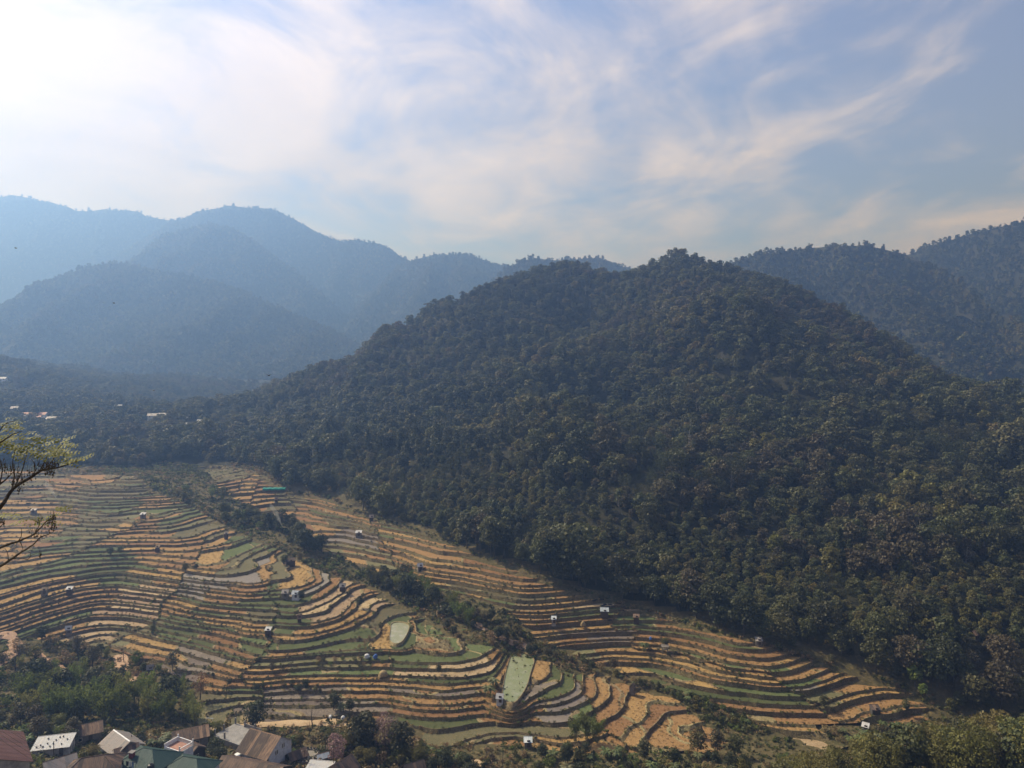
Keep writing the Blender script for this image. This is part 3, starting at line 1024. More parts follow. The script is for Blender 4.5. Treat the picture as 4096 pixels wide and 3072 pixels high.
def bamboo_meshes(seed, H=11.0, culms=16, cards=1100, spread=2.3):
    """clump of arching culms and the feathery leaves they carry"""
    r = np.random.default_rng(seed)
    st, lf = MB(), MB()
    for i in range(culms):
        a = r.uniform(0, 6.283)
        rad = spread * 0.35 * math.sqrt(r.random())
        lean = spread * r.uniform(0.5, 1.25)
        h = H * r.uniform(0.72, 1.0)
        pts = []
        for k in range(7):
            f = k / 6
            q = rad + lean * f ** 2.6
            pts.append((math.cos(a) * q, math.sin(a) * q, h * (f - 0.10 * f ** 5) - (0.3 if k == 0 else 0)))
        st.tube(pts, [0.055 * (1.1 - 0.85 * k / 6) for k in range(7)], 4, cap=False)
        per = cards // culms
        f = r.uniform(0.30, 1.04, per) ** 0.75
        base_ = np.array(pts)
        zz = np.interp(f, np.linspace(0, 1, 7), base_[:, 2])
        xx = np.interp(f, np.linspace(0, 1, 7), base_[:, 0])
        yy = np.interp(f, np.linspace(0, 1, 7), base_[:, 1])
        wd = 0.30 + 0.75 * np.sin(np.clip(f, 0, 1) * math.pi) + 0.2
        off = r.normal(0, 1, (per, 3)) * np.stack([wd, wd, 0.45 + 0 * wd], -1) * 0.62
        C = np.stack([xx, yy, zz], -1) + off
        C[:, 2] = np.maximum(C[:, 2], 0.4)
        nn = off * 0.5 + np.array([math.cos(a) * 0.3, math.sin(a) * 0.3, 0.5])
        tone = np.clip(r.uniform(0.2, 0.8) + 0.25 * (f - 0.7) + r.normal(0, 0.15, per), 0, 1)
        leaf_cards(lf, C, nn, 0.42, r, tone, aspect=0.42, droop=0.5)
    return st.mesh('culms', 'culm'), lf.mesh('bamboo_leaves', 'leaf_bamboo')


def banana_meshes(seed, H=4.0, stems=3):
    """pseudostems with long arching torn blades"""
    r = random.Random(seed)
    st, lf = MB(), MB()
    for s in range(stems):
        a0 = r.uniform(0, 6.28)
        bx, by = math.cos(a0) * 0.7 * (s > 0), math.sin(a0) * 0.7 * (s > 0)
        h = H * r.uniform(0.45, 0.62)
        st.tube([(bx, by, -0.3), (bx * 1.05, by * 1.05, h * 0.5), (bx * 1.1, by * 1.1, h)], [0.17, 0.14, 0.09], 6)
        for i in range(8):
            a = i * 0.83 + r.uniform(-0.2, 0.2)
            L = H * r.uniform(0.42, 0.62)
            w = 0.30 * r.uniform(0.8, 1.2)
            up = r.uniform(0.35, 1.1)
            prev = None
            tone = r.uniform(0.1, 0.95)
            for k in range(6):
                f = k / 5
                d = L * (f * 0.95)
                z = h + L * (up * f - (up * 0.55 + 0.45) * f * f)
                wd = w * (0.35 + 1.4 * math.sin(math.pi * min(0.97, f * 0.9 + 0.08))) * 0.62
                c = Vector((bx * 1.1 + math.cos(a) * d, by * 1.1 + math.sin(a) * d, z))
                sd = Vector((-math.sin(a), math.cos(a), 0)) * wd
                cur = (c - sd - Vector((0, 0, wd * 0.35)), c, c + sd - Vector((0, 0, wd * 0.35)))
                if prev:
                    lf.add([tuple(prev[0]), tuple(prev[1]), tuple(prev[2]), tuple(cur[0]), tuple(cur[1]), tuple(cur[2])], [(0, 1, 4, 3), (1, 2, 5, 4)], 0, tone)
                prev = cur
    return st.mesh('stems', 'culm'), lf.mesh('banana_leaves', 'leaf_banana')


# ------------------------------------------------------------------ hills behind: ridge line in the photo, distance
HILLS = {}


def build_hill(name, ridge, foot_z, front, back, seed, spur=0.16, nspur=5.0, nv=40, step=16.0):
    P = np.array([pix(*q) for q in ridge])
    seg = np.concatenate([[0], np.cumsum(np.hypot(np.diff(P[:, 0]), np.diff(P[:, 1])))])
    nu = max(20, int(seg[-1] / step))
    u = np.linspace(0, seg[-1], nu)
    # rounded corners of the ridge line
    rx, ry, rz = (np.interp(u, seg, P[:, i]) for i in range(3))
    ker = np.array([1, 2, 3, 2, 1.0])
    ker /= ker.sum()
    sm = lambda a: np.convolve(np.pad(a, 2, mode='edge'), ker, 'valid')
    ry, rz = sm(ry), sm(rz)
    rz = rz + fbm(u, u * 0 + seed, 60, 3, seed) * 0.02 * (rz.max() - foot_z)
    v = np.concatenate([np.linspace(-1, 0, nv // 3)[:-1], np.linspace(0, 1, nv)])
    U, V = np.meshgrid(np.arange(nu), v)
    hgt = rz[U] - foot_z
    fall = np.where(V >= 0, (1 - V) ** 1.25 * 0.72 + 0.28 * (1 - V), (1 + V))
    S = u[U]
    run = np.where(V >= 0, front, back) * (0.55 + 0.45 * hgt / max(1.0, hgt.max()))
    # spurs and gullies run down the slope, bending a little
    ph = S / seg[-1] * nspur * 6.283 + fbm(S, V * 300, 260, 3, seed + 3) * 7 + V * 1.6
    sp = (1 - np.abs(np.sin(ph * 0.5)) * 1.6) * spur + fbm(S, V * front, 130, 4, seed + 9) * spur * 1.1
    sp = sp * np.sin(np.pi * np.clip(np.abs(V), 0, 1)) ** 0.8
    X = rx[U] * (1 - 0.0 * V)
    Y = ry[U] - V * run
    Z = foot_z + hgt * np.clip(fall + sp * 0.75, -0.05, 1.3)
    Z = np.minimum(Z, foot_z + hgt * (1.0 - 0.12 * np.clip(V, 0, 1)))
    vs = np.stack([X, Y, Z], -1).reshape(-1, 3)
    nvv = len(v)
    idx = np.arange(nu * nvv).reshape(nvv, nu)
    f = np.stack([idx[:-1, :-1], idx[1:, :-1], idx[1:, 1:], idx[:-1, 1:]], -1).reshape(-1, 4)
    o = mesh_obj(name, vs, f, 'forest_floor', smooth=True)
    tag(o, kind='structure')
    HILLS[name] = (X, Y, Z)
    return o


def hill_points(name, spacing, r):
    """trees all over a hill: jittered over its sheet, those on slopes that turn away from the valley left out"""
    X, Y, Z = HILLS[name]
    A = np.stack([X, Y, Z], -1)
    a, b, c, d = A[:-1, :-1], A[1:, :-1], A[1:, 1:], A[:-1, 1:]
    nrm = np.cross(b - a, d - a)
    area = np.linalg.norm(nrm, axis=-1)
    nrm = nrm / (area[..., None] + 1e-9)
    nrm *= np.sign(nrm[..., 2:3])
    ctr = (a + c) / 2
    view = np.array([0, 0, ZC]) - ctr
    view /= np.linalg.norm(view, axis=-1, keepdims=True)
    face = (nrm * view).sum(-1)
    px = 2048 + FPX * ctr[..., 0] / ctr[..., 1]
    ok = (face > -0.12) & (px > -350) & (px < 4450)
    cnt = r.poisson(area / spacing ** 2 * ok)
    i, j = np.nonzero(cnt)
    k = cnt[i, j]
    i, j = np.repeat(i, k), np.repeat(j, k)
    s, t = r.random((len(i), 1)), r.random((len(i), 1))
    return a[i, j] * (1 - s) * (1 - t) + b[i, j] * s * (1 - t) + c[i, j] * s * t + d[i, j] * (1 - s) * t


build_hill('hazy_spur_hill', [(-420, 1500, 1928), (-200, 1420, 1942), (0, 1290, 1968), (150, 1170, 1995), (330, 1068, 2022), (430, 1052, 2035), (520, 1062, 2048), (640, 1095, 2048), (800, 1115, 2035), (950, 1155, 2008), (1150, 1245, 1968), (1300, 1310, 1928), (1420, 1365, 1902), (1560, 1450, 1862)], 60, 620, 300, 2)
build_hill('hazy_mid_hill', [(300, 1250, 2520), (480, 1085, 2532), (620, 965, 2544), (750, 908, 2556), (830, 892, 2556), (910, 908, 2544), (1010, 955, 2520), (1150, 1060, 2484), (1300, 1180, 2448), (1400, 1290, 2400), (1500, 1400, 2352)], 70, 600, 300, 4)
build_hill('hazy_main_peak', [(300, 1150, 2760), (480, 1010, 2990), (600, 940, 2990), (720, 872, 2990), (820, 842, 2990), (890, 822, 2990), (980, 826, 2990), (1110, 846, 2990), (1220, 900, 2944), (1330, 956, 2898), (1430, 962, 2864), (1530, 978, 2829), (1640, 1042, 2794), (1800, 1120, 2760), (2000, 1230, 2990)], 80, 520, 500, 6)
build_hill('hazy_side_hill', [(1380, 1300, 2588), (1500, 1160, 2588), (1590, 1075, 2588), (1650, 1042, 2588), (1730, 1022, 2588), (1860, 1014, 2576), (1960, 1052, 2564), (2060, 1070, 2530), (2200, 1130, 2472), (2400, 1250, 2415)], 75, 850, 500, 8)
build_hill('farthest_ridge', [(-500, 830, 3248), (-250, 790, 3248), (-60, 786, 3248), (50, 782, 3248), (180, 804, 3248), (310, 850, 3248), (400, 838, 3248), (530, 842, 3248), (640, 872, 3248), (760, 885, 3248), (950, 930, 3248), (1300, 1000, 3248)], 90, 420, 500, 10)
build_hill('hazy_back_hill', [(1900, 1180, 1897), (2020, 1075, 1897), (2130, 1030, 1897), (2200, 1040, 1897), (2270, 1042, 1897), (2330, 1030, 1897), (2420, 1034, 1897), (2480, 1062, 1897), (2580, 1110, 1897), (2800, 1200, 1897)], 70, 420, 300, 12)
build_hill('right_hill_lobe', [(2600, 1220, 1322), (2820, 1095, 1322), (2950, 1032, 1322), (3080, 1012, 1322), (3230, 990, 1311), (3350, 975, 1300), (3500, 990, 1276), (3620, 1010, 1254), (3720, 1060, 1208), (3800, 1150, 1150), (3850, 1280, 1092)], 50, 460, 300, 14, spur=0.2)
build_hill('right_hill', [(3380, 1150, 1587), (3550, 1050, 1587), (3660, 1010, 1575), (3800, 962, 1529), (3900, 932, 1483), (4000, 908, 1426), (4096, 884, 1380), (4250, 850, 1322), (4500, 800, 1265), (4900, 800, 1208)], 40, 640, 300, 16, spur=0.2)

# ------------------------------------------------------------------ forest of instanced trees (nobody could count it)
def model_tree(name, mats, crown, trunk=None):
    """one mesh: crown with trunk, used only as the model for the forest"""
    return crown


def make_models():
    near, far = [], []
    spec = [('leaf_olive', 'round', 7.6, 9.5), ('leaf_olive', 'round', 8.6, 10.5), ('leaf_dark', 'round', 7.0, 10.0), ('leaf_dark', 'umbrella', 8.6, 10.5), ('leaf_brown', 'round', 7.2, 9.0), ('leaf_olive', 'umbrella', 9.0, 11.0), ('leaf_yellowgreen', 'round', 6.5, 8.0), ('leaf_dark', 'cone', 5.0, 12.0), ('leaf_brown', 'umbrella', 7.5, 9.5)]
    for i, (mt, shp, w, h) in enumerate(spec):
        near.append(crown_mesh('forest_crown', mt, 100 + i, h, w, 0.14, 14, 820, 0.64, shp))
        far.append(crown_mesh('far_forest_crown', mt, 200 + i, h, w * 1.08, 0.05, 8, 110, 2.0, shp))
    mb = MB()
    st, lf = bamboo_meshes(901, 11.0, 12, 560, 2.6)
    lf.materials.clear()
    lf.materials.append(MATS['leaf_dark'])
    near.append(lf)
    near.append(branch_mesh('forest_bare_tree', 'pale_bark', 902, 11, 6.5, 12, 0.2, 4, 0.6))
    return near, far


NEAR_M, FAR_M = make_models()


def hidden_collection(name, meshes):
    c = bpy.data.collections.new(name)
    for i, me in enumerate(meshes):
        o = bpy.data.objects.new('%s_model_%02d' % (name, i), me)
        c.objects.link(o)
    return c


def instancer(name, pts, rot, scl, idx, coll, label, cat):
    me = bpy.data.meshes.new(name)
    me.from_pydata([tuple(p) for p in pts], [], [])
    a = me.attributes.new('rot', 'FLOAT_VECTOR', 'POINT')
    a.data.foreach_set('vector', np.asarray(rot, np.float32).ravel())
    a = me.attributes.new('scl', 'FLOAT_VECTOR', 'POINT')
    a.data.foreach_set('vector', np.asarray(scl, np.float32).ravel())
    a = me.attributes.new('idx', 'INT', 'POINT')
    a.data.foreach_set('value', np.asarray(idx, np.int32))
    o = bpy.data.objects.new(name, me)
    COL.objects.link(o)
    ng = bpy.data.node_groups.new(name + '_nodes', 'GeometryNodeTree')
    ng.interface.new_socket('Geometry', in_out='INPUT', socket_type='NodeSocketGeometry')
    ng.interface.new_socket('Geometry', in_out='OUTPUT', socket_type='NodeSocketGeometry')
    nn = ng.nodes
    gi, go = nn.new('NodeGroupInput'), nn.new('NodeGroupOutput')
    ci = nn.new('GeometryNodeCollectionInfo')
    ci.inputs['Collection'].default_value = coll
    ci.inputs['Separate Children'].default_value = True
    ci.inputs['Reset Children'].default_value = True
    ip = nn.new('GeometryNodeInstanceOnPoints')
    ip.inputs['Pick Instance'].default_value = True

    def attr(nm, typ):
        n_ = nn.new('GeometryNodeInputNamedAttribute')
        n_.data_type = typ
        n_.inputs['Name'].default_value = nm
        return n_.outputs['Attribute']
    L = ng.links.new
    L(gi.outputs[0], ip.inputs['Points'])
    L(ci.outputs[0], ip.inputs['Instance'])
    L(attr('idx', 'INT'), ip.inputs['Instance Index'])
    L(attr('rot', 'FLOAT_VECTOR'), ip.inputs['Rotation'])
    L(attr('scl', 'FLOAT_VECTOR'), ip.inputs['Scale'])
    L(ip.outputs[0], go.inputs[0])
    md = o.modifiers.new('scatter', 'NODES')
    md.node_group = ng
    tag(o, label, cat, kind='stuff')
    return o


NEAR_C = hidden_collection('forest', NEAR_M)
FAR_C = hidden_collection('far_forest', FAR_M)


def species(x, y, r, conif=0.03):
    """which tree grows where: patches of olive, dark, brownish and yellowish crowns"""
    n1 = fbm(x, y, 110, 3, 51) + r.normal(0, 0.16, len(x))
    n2 = fbm(x, y, 60, 2, 77) + r.normal(0, 0.2, len(x))
    idx = np.where(n1 > 0.36, r.choice([4, 8, 4], len(x)), np.where(n1 < -0.20, r.choice([2, 3, 2], len(x)), r.choice([0, 1, 5, 0, 1, 2], len(x))))
    idx = np.where((n2 > 0.42), 6, idx)
    idx = np.where(r.random(len(x)) < conif, 7, idx)
    return idx


def near_species(x, y, r):
    idx = species(x, y, r, 0.035)
    n3 = fbm(x, y, 40, 2, 91) + r.normal(0, 0.12, len(x))
    idx = np.where((n3 > 0.40) & (y < 520), 9, idx)
    return np.where(r.random(len(x)) < 0.02, 10, idx)


def forest_points():
    r = np.random.default_rng(5)
    sp = 5.0
    gx = np.arange(-1000, 620, sp)
    gy = np.arange(236, 1300, sp)
    X, Y = np.meshgrid(gx, gy)
    X = (X + r.uniform(-0.45, 0.45, X.shape) * sp).ravel()
    Y = (Y + r.uniform(-0.45, 0.45, Y.shape) * sp).ravel()
    px = 2048 + FPX * X / Y
    ok = (px > -300) & (px < 4400) & ((Y < 960) | (X < -150))
    X, Y = X[ok], Y[ok]
    s = terr_sdf(X, Y)
    lim_front = np.where(X > -70, 300 - (X + 70) * 0.40, 330 - X * 0.55)   # wood begins behind the right fan
    sr = poly_sdf(RIGHT_POLY, X, Y)
    pl = poly_sdf(WOOD_EDGE, X, Y)
    ok = (s < -2.5) & (pl > 0)
    X, Y = X[ok], Y[ok]
    Z = base_h(X, Y)
    e = 4.0
    gxx = (base_h(X + e, Y) - base_h(X - e, Y)) / (2 * e)
    gyy = (base_h(X, Y + e) - base_h(X, Y - e)) / (2 * e)
    nv = np.stack([-gxx, -gyy, np.ones_like(gxx)], -1)
    vw = np.stack([-X, -Y, ZC - Z], -1)
    face = (nv * vw).sum(-1) / np.linalg.norm(nv, axis=1) / np.linalg.norm(vw, axis=1)
    keep = face > -0.40
    young = YOUNG(X, Y)
    keep &= ~young
    # far valley settlement stands in small clearings
    for (cx, cy, rad) in CLEARINGS:
        keep &= np.hypot(X - cx, Y - cy) > rad
    A = np.stack([X, Y, Z], -1)[keep]
    sp2 = 3.9
    X, Y = np.meshgrid(np.arange(-260, 320, sp2), np.arange(236, 470, sp2))
    X = (X + r.uniform(-0.45, 0.45, X.shape) * sp2).ravel()
    Y = (Y + r.uniform(-0.45, 0.45, Y.shape) * sp2).ravel()
    px = 2048 + FPX * X / Y
    ok = (px > -200) & (px < 4300)
    X, Y = X[ok], Y[ok]
    ok = (terr_sdf(X, Y) < -2.0) & (poly_sdf(WOOD_EDGE, X, Y) > 0) & YOUNG(X, Y)
    X, Y = X[ok], Y[ok]
    return np.vstack([A, np.stack([X, Y, base_h(X, Y)], -1)])


def YOUNG(x, y):
    """young even wood on the lower slope above the terraces"""
    d = poly_sdf(WOOD_EDGE, x, y) + fbm(x, y, 50, 2, 33) * 40
    return (y < 450) & (x > -180) & (d < 52) & (d > 7)


# wooded land: behind the right fan, up the hill, and the head of the valley
WOOD_PX = [(-320, 1872), (0, 1862), (300, 1868), (560, 1872), (700, 1840), (800, 1835), (1000, 1860), (1150, 1969), (1300, 1989), (1480, 2074), (1720, 2139), (1960, 2244), (2220, 2346), (2420, 2399), (2640, 2464), (3020, 2574), (3370, 2686), (3670, 2769), (3790, 2840), (3860, 2885), (4100, 2860), (4400, 2850)]
WOOD_EDGE = np.vstack([land_poly(WOOD_PX), np.array([(700, 300), (760, 1000), (0, 1290), (-1000, 1290), (-700, 560)])])
CLEARINGS = [(lambda g: (g[0] * 0.985, g[1] * 0.985, rad + 4))(ground_at(px, py)) for px, py, rad in ((75, 1680, 8), (140, 1690, 11), (225, 1698, 9), (475, 1640, 7), (615, 1685, 8), (745, 1715, 6), (820, 1712, 5), (345, 1700, 5), (60, 1655, 5), (10, 1525, 6))]


def build_forests():
    r = np.random.default_rng(9)
    P = forest_points()
    idx = near_species(P[:, 0], P[:, 1], r)
    n = len(P)
    big = 0.50 + 0.90 * r.random(n) ** 2.4 + 0.45 * (fbm(P[:, 0], P[:, 1], 45, 2, 12) + 0.2)
    big = big * np.where((r.random(n) < 0.035) & (P[:, 1] < 560), 1.5, 1.0) * np.where(P[:, 1] > 620, 0.85, 1.0)
    yg = YOUNG(P[:, 0], P[:, 1])
    big = np.where(yg, 0.50 + 0.22 * r.random(n), big)
    idx = np.where(yg & (idx != 9), r.choice([0, 1, 0, 6, 1, 6], n), idx)
    fade = np.clip((P[:, 1] - 250) / 500, 0, 1)
    scl = np.stack([big * (0.92 + 0.25 * fade), big * (0.92 + 0.25 * fade), big * r.uniform(0.85, 1.15, n)], -1)
    rot = np.stack([r.normal(0, 0.05, n), r.normal(0, 0.05, n), r.uniform(0, 6.283, n)], -1)
    P[:, 2] -= 0.8
    # nearest ones of the edge become trees of their own
    size = scl[:, 2] / P[:, 1]
    px, py = project(P[:, 0], P[:, 1], P[:, 2])
    vis = (px > -40) & (px < 4130)
    sE = poly_sdf(WOOD_EDGE, P[:, 0], P[:, 1])
    score = np.where(vis & (sE < 16), size, 0)
    order = np.argsort(-score)[:EDGE_TREES]
    own = np.zeros(n, bool)
    own[order] = True
    print('forest', n, 'own', own.sum())
    instancer('forest', P[~own], rot[~own], scl[~own], idx[~own], NEAR_C, 'dense dark green forest covering the big hill and the valley head', 'forest')
    for nm, spc, sc_ in (('hazy_spur_hill', 7.6, 1.05), ('hazy_mid_hill', 9, 1.1), ('hazy_main_peak', 10, 1.1), ('hazy_side_hill', 9, 1.05), ('farthest_ridge', 12, 1.2), ('hazy_back_hill', 8, 1.0), ('right_hill_lobe', 6.6, 0.95), ('right_hill', 7.0, 1.0)):
        Q = hill_points(nm, spc, r)
        m = len(Q)
        b = sc_ * (0.65 + 0.6 * r.random(m) ** 1.5)
        instancer(nm + '_forest', Q - np.array([0, 0, 1.0]), np.stack([r.normal(0, .05, m), r.normal(0, .05, m), r.uniform(0, 6.28, m)], -1), np.stack([b, b, b * r.uniform(0.85, 1.2, m)], -1), species(Q[:, 0], Q[:, 1], r), FAR_C,
                  'forest covering the ' + nm.replace('_', ' '), 'forest')
        print(nm, m)
    return P[own], rot[own], scl[own], idx[own]


EDGE_TREES = 84
EDGE = build_forests()

# ------------------------------------------------------------------ plants that stand for themselves
def kit():
    K = {}

    def tree(kind, mat, shp, hs, ws, cards, size, n, base=0.22, sparse=1.0, lobes=15, bark='bark'):
        K[kind] = []
        for i in range(n):
            sd = hash(kind) % 1 + 300 + len(K) * 17 + i
            w = ws * (0.9 + 0.12 * i)
            K[kind].append(([('trunk', branch_mesh('trunk', bark, sd, hs, w * 0.8)), ('crown', crown_mesh('crown', mat, sd, hs, w, base, lobes, cards, size, shp, sparse))], hs))
    tree('olive', 'leaf_olive', 'round', 10, 8.2, 1500, 0.50, 3)
    tree('dark', 'leaf_dark', 'round', 10, 7.8, 1500, 0.50, 3)
    tree('brown', 'leaf_brown', 'round', 9, 7.4, 1300, 0.45, 2, sparse=0.85)
    tree('flat', 'leaf_olive', 'umbrella', 10, 9.0, 1400, 0.48, 2)
    tree('yellowgreen', 'leaf_yellowgreen', 'umbrella', 10, 9.0, 3600, 0.30, 3, lobes=26)
    tree('cone', 'leaf_dark', 'cone', 12, 5.2, 1200, 0.5, 1)
    tree('sunny', 'leaf_sunny', 'round', 9, 6.5, 1500, 0.42, 1)
    tree('rust', 'leaf_rust', 'umbrella', 9, 8.0, 900, 0.32, 1, sparse=0.8)
    tree('pink', 'leaf_pink', 'round', 10, 7.5, 2200, 0.30, 2, sparse=0.8)
    tree('magenta', 'leaf_magenta', 'round', 9, 7.0, 2600, 0.28, 1)
    K['shrub'] = []
    for i, mt in enumerate(('leaf_olive', 'leaf_dark', 'leaf_bamboo', 'leaf_yellowgreen')):
        K['shrub'].append(([('stem', branch_mesh('stem', 'bark', 500 + i, 2.4, 2.6, 5, 0.06, 1)), ('foliage', crown_mesh('foliage', mt, 520 + i, 3.0, 3.8, 0.0, 8, 420, 0.36))], 3.0))
    K['dry_shrub'] = []
    for i, mt in enumerate(('leaf_dry', 'leaf_brown', 'leaf_dry')):
        K['dry_shrub'].append(([('stem', branch_mesh('stem', 'bark', 540 + i, 2.4, 2.6, 5, 0.06, 2)), ('foliage', crown_mesh('foliage', mt, 560 + i, 3.0, 3.8, 0.0, 8, 380, 0.30, sparse=0.8))], 3.0))
    K['bamboo'] = []
    for i in range(3):
        a, b = bamboo_meshes(600 + i)
        K['bamboo'].append(([('culms', a), ('leaves', b)], 11.0))
    K['banana'] = []
    for i in range(3):
        a, b = banana_meshes(640 + i)
        K['banana'].append(([('stem', a), ('leaves', b)], 4.0))
    K['bare'] = []
    for i in range(3):
        K['bare'].append(([('trunk', branch_mesh('trunk', 'bark', 700 + i, 9, 6.5, 12, 0.16, 4, 0.6))], 9.0))
    K['pale_bare'] = [([('trunk', branch_mesh('trunk', 'pale_bark', 720, 9, 6.0, 8, 0.16, 3, 0.9))], 9.0)]
    return K


KIT = kit()
NAMES = {'shrub': 'shrub', 'dry_shrub': 'dry_shrub', 'bamboo': 'bamboo_clump', 'banana': 'banana_plant', 'bare': 'bare_tree', 'pale_bare': 'bare_tree', 'pink': 'cherry_tree', 'magenta': 'cherry_tree', 'rust': 'rusty_leaved_tree'}
CATS = {'shrub': 'shrub', 'dry_shrub': 'shrub', 'bamboo': 'bamboo', 'banana': 'banana plant'}
prng = random.Random(77)


def plant(kind, x, y, z, h, label, group=None, var=None, rz=None, wide=1.0):
    vs = KIT[kind]
    parts, nat = vs[prng.randrange(len(vs)) if var is None else var % len(vs)]
    root = empty(NAMES.get(kind, 'broadleaf_tree'), (x, y, z), prng.uniform(0, 6.28) if rz is None else rz)
    s = h / nat
    root.scale = (s * wide, s * wide, s)
    for nm, me in parts:
        o = bpy.data.objects.new(nm, me)
        COL.objects.link(o)
        o.parent = root
    tag(root, label, CATS.get(kind, 'tree'), group)
    return root


def plant_px(kind, px, py, h, label, group=None, **kw):
    x, y, z = ground_at(px, py)
    return plant(kind, x, y, z - 0.15, h, label, group, **kw)


LANDMARKS = [
    (215, 2990, 'the stone-weighted white roof'), (340, 2940, 'the rusty gabled house'), (487, 3000, 'the pale grey sheet roof'), (590, 3040, 'the green hip roof'), (715, 3010, 'the white balcony'), (762, 2950, 'the rusty house beside trees'),
    (955, 2940, 'the concrete platform'), (972, 3015, 'the white car'), (1062, 3000, 'the patchwork rusty roof'), (1225, 3030, 'the round stone seat'), (1345, 3020, 'the smaller pink cherry'), (1540, 2950, 'the taller pink cherry'), (60, 2960, 'the dark red roof'),
    (1322, 2872, 'the white sacks'), (1022, 2890, 'the lone dark tree'), (2112, 2985, 'the pale tin shed'), (2350, 2930, 'the three bamboo clumps'), (2798, 2940, 'the small red-roofed hut'), (2530, 2760, 'the thatched field hut'), (2000, 2805, 'the white pond hut'),
    (2080, 2700, 'the green pond'), (1600, 2540, 'the small pale pond'), (3500, 2855, 'the dark shed'), (3462, 2925, 'the tilted white shed'), (4110, 3000, 'the magenta cherry'), (3660, 2720, 'the bright green tree'), (2418, 2455, 'the long blue-roofed shed'),
    (2215, 2490, 'the pale shed'), (1770, 2450, 'the red-walled hut'), (1680, 2275, 'the pale stubble hut'), (1435, 2140, 'the long white roof'), (1160, 2250, 'the dark barn'), (1105, 2005, 'the teal net'), (1136, 2130, 'the smoke column'), (600, 2690, 'the corner grey hut'),
    (275, 2530, 'the half-hidden pale hut'), (312, 2600, 'the tall leafless tree'), (30, 2580, 'the winding dirt road'), (800, 2780, 'the rust-coloured tree'), (1480, 2550, 'the golden scrub'), (1468, 2625, 'the tarpaulin heaps'), (1660, 3070, 'the pointed brown roof'), (1085, 2060, 'the valley gully head'), (880, 2000, 'the upper gully'),
]


def near_what(x, y, z):
    px, py = project(x, y, z)
    d = [((px - a) ** 2 + (1.4 * (py - b)) ** 2, nm) for a, b, nm in LANDMARKS]
    return min(d)[1]


NOUN = {'shrub': 'green shrub', 'dry_shrub': 'dry shrub', 'bamboo': 'bamboo clump', 'banana': 'banana plant', 'bare': 'leafless tree', 'olive': 'olive-green tree', 'dark': 'dark green tree', 'brown': 'brownish tree', 'flat': 'flat-topped tree', 'yellowgreen': 'yellow-green tree', 'pink': 'pink tree', 'cone': 'dark conifer'}


def scatter(poly_px, n, kinds, hr, label, group, mind=2.0, seed=1, avoid=2.0):
    """plants strewn over a patch of land outlined in the photo, never on top of each other; the label names the nearest landmark"""
    poly = land_poly(poly_px)
    r = random.Random(seed)
    x0, y0 = poly.min(0)
    x1, y1 = poly.max(0)
    got, tries = [], 0
    while len(got) < n and tries < n * 60:
        tries += 1
        x, y = r.uniform(x0, x1), r.uniform(y0, y1)
        if poly_sdf(poly, np.array([x]), np.array([y]))[0] < 0:
            continue
        if avoid is not None and terr_sdf(np.array([x]), np.array([y]))[0] > -avoid:
            continue
        if any((x - a) ** 2 + (y - b) ** 2 < mind * mind for a, b in got):
            continue
        if any((x - a) ** 2 + (y - b) ** 2 < c * c for a, b, c in KEEP_OUT):
            continue
        got.append((x, y))
    pts = np.array(got)
    if not len(pts):
        return
    Z = base_h(pts[:, 0], pts[:, 1])
    for (x, y), z in zip(got, Z):
        k = r.choice(kinds)
        f = 0.55 if k in ('shrub', 'dry_shrub') else 1.0
        if k == 'banana':
            f = 0.7
        u = r.random()
        size = 'low ' if u < 0.33 else 'tall ' if u > 0.67 else 'middling '
        lb = size + NOUN[k] + ' ' + label + ', near ' + near_what(x, y, z)
        plant(k, x, y, z - 0.15, (hr[0] + (hr[1] - hr[0]) * u) * f, lb, NOUN[k] + 's ' + label)


KEEP_OUT = []


def keep_out(px, py, rad):
    x, y, _ = ground_at(px, py)
    KEEP_OUT.append((x, y, rad))


# houses, car and track keep their own ground free of bushes
for px_, py_, rad_ in ((430, 2960, 7), (310, 3030, 8), (540, 3010, 8), (640, 3050, 9), (640, 3010, 8), (740, 2990, 7), (760, 2950, 6), (800, 3030, 6), (960, 2960, 9), (970, 3010, 5), (1050, 3000, 8), (1120, 2990, 8), (1180, 3030, 6), (1240, 3010, 6), (900, 2920, 7), (1000, 3060, 10), (2110, 2990, 4), (1290, 3060, 5), (1350, 3060, 5)):
    keep_out(px_, py_, rad_)

# edge of the big forest
for (p, ro, sc_, ix) in zip(*EDGE):
    kd = ['olive', 'olive', 'dark', 'flat', 'brown', 'flat', 'olive', 'cone', 'brown', 'olive', 'brown'][int(ix)]
    nat = KIT[kd][0][1]
    noun = {'olive': 'olive-green tree', 'dark': 'dark green tree', 'flat': 'flat-topped olive tree', 'brown': 'brownish tree', 'cone': 'pointed dark conifer'}[kd]
    ppx_ = 2048 + FPX * p[0] / p[1]
    where = 'above the far end of the right-hand terraces' if ppx_ < 1600 else 'above the middle of the right-hand terraces' if ppx_ < 2350 else 'above the pit field and green plots' if ppx_ < 2900 else 'above the last stubble fields' if ppx_ < 3600 else 'right of the last stubble field'
    noun = ('tall ' if sc_[2] > 1.15 else 'low ' if sc_[2] < 0.85 else '') + noun
    plant(kd, p[0], p[1], p[2] + 0.3, 10.5 * sc_[2], noun + ' at the forest edge ' + where, noun + 's at the forest edge ' + where)

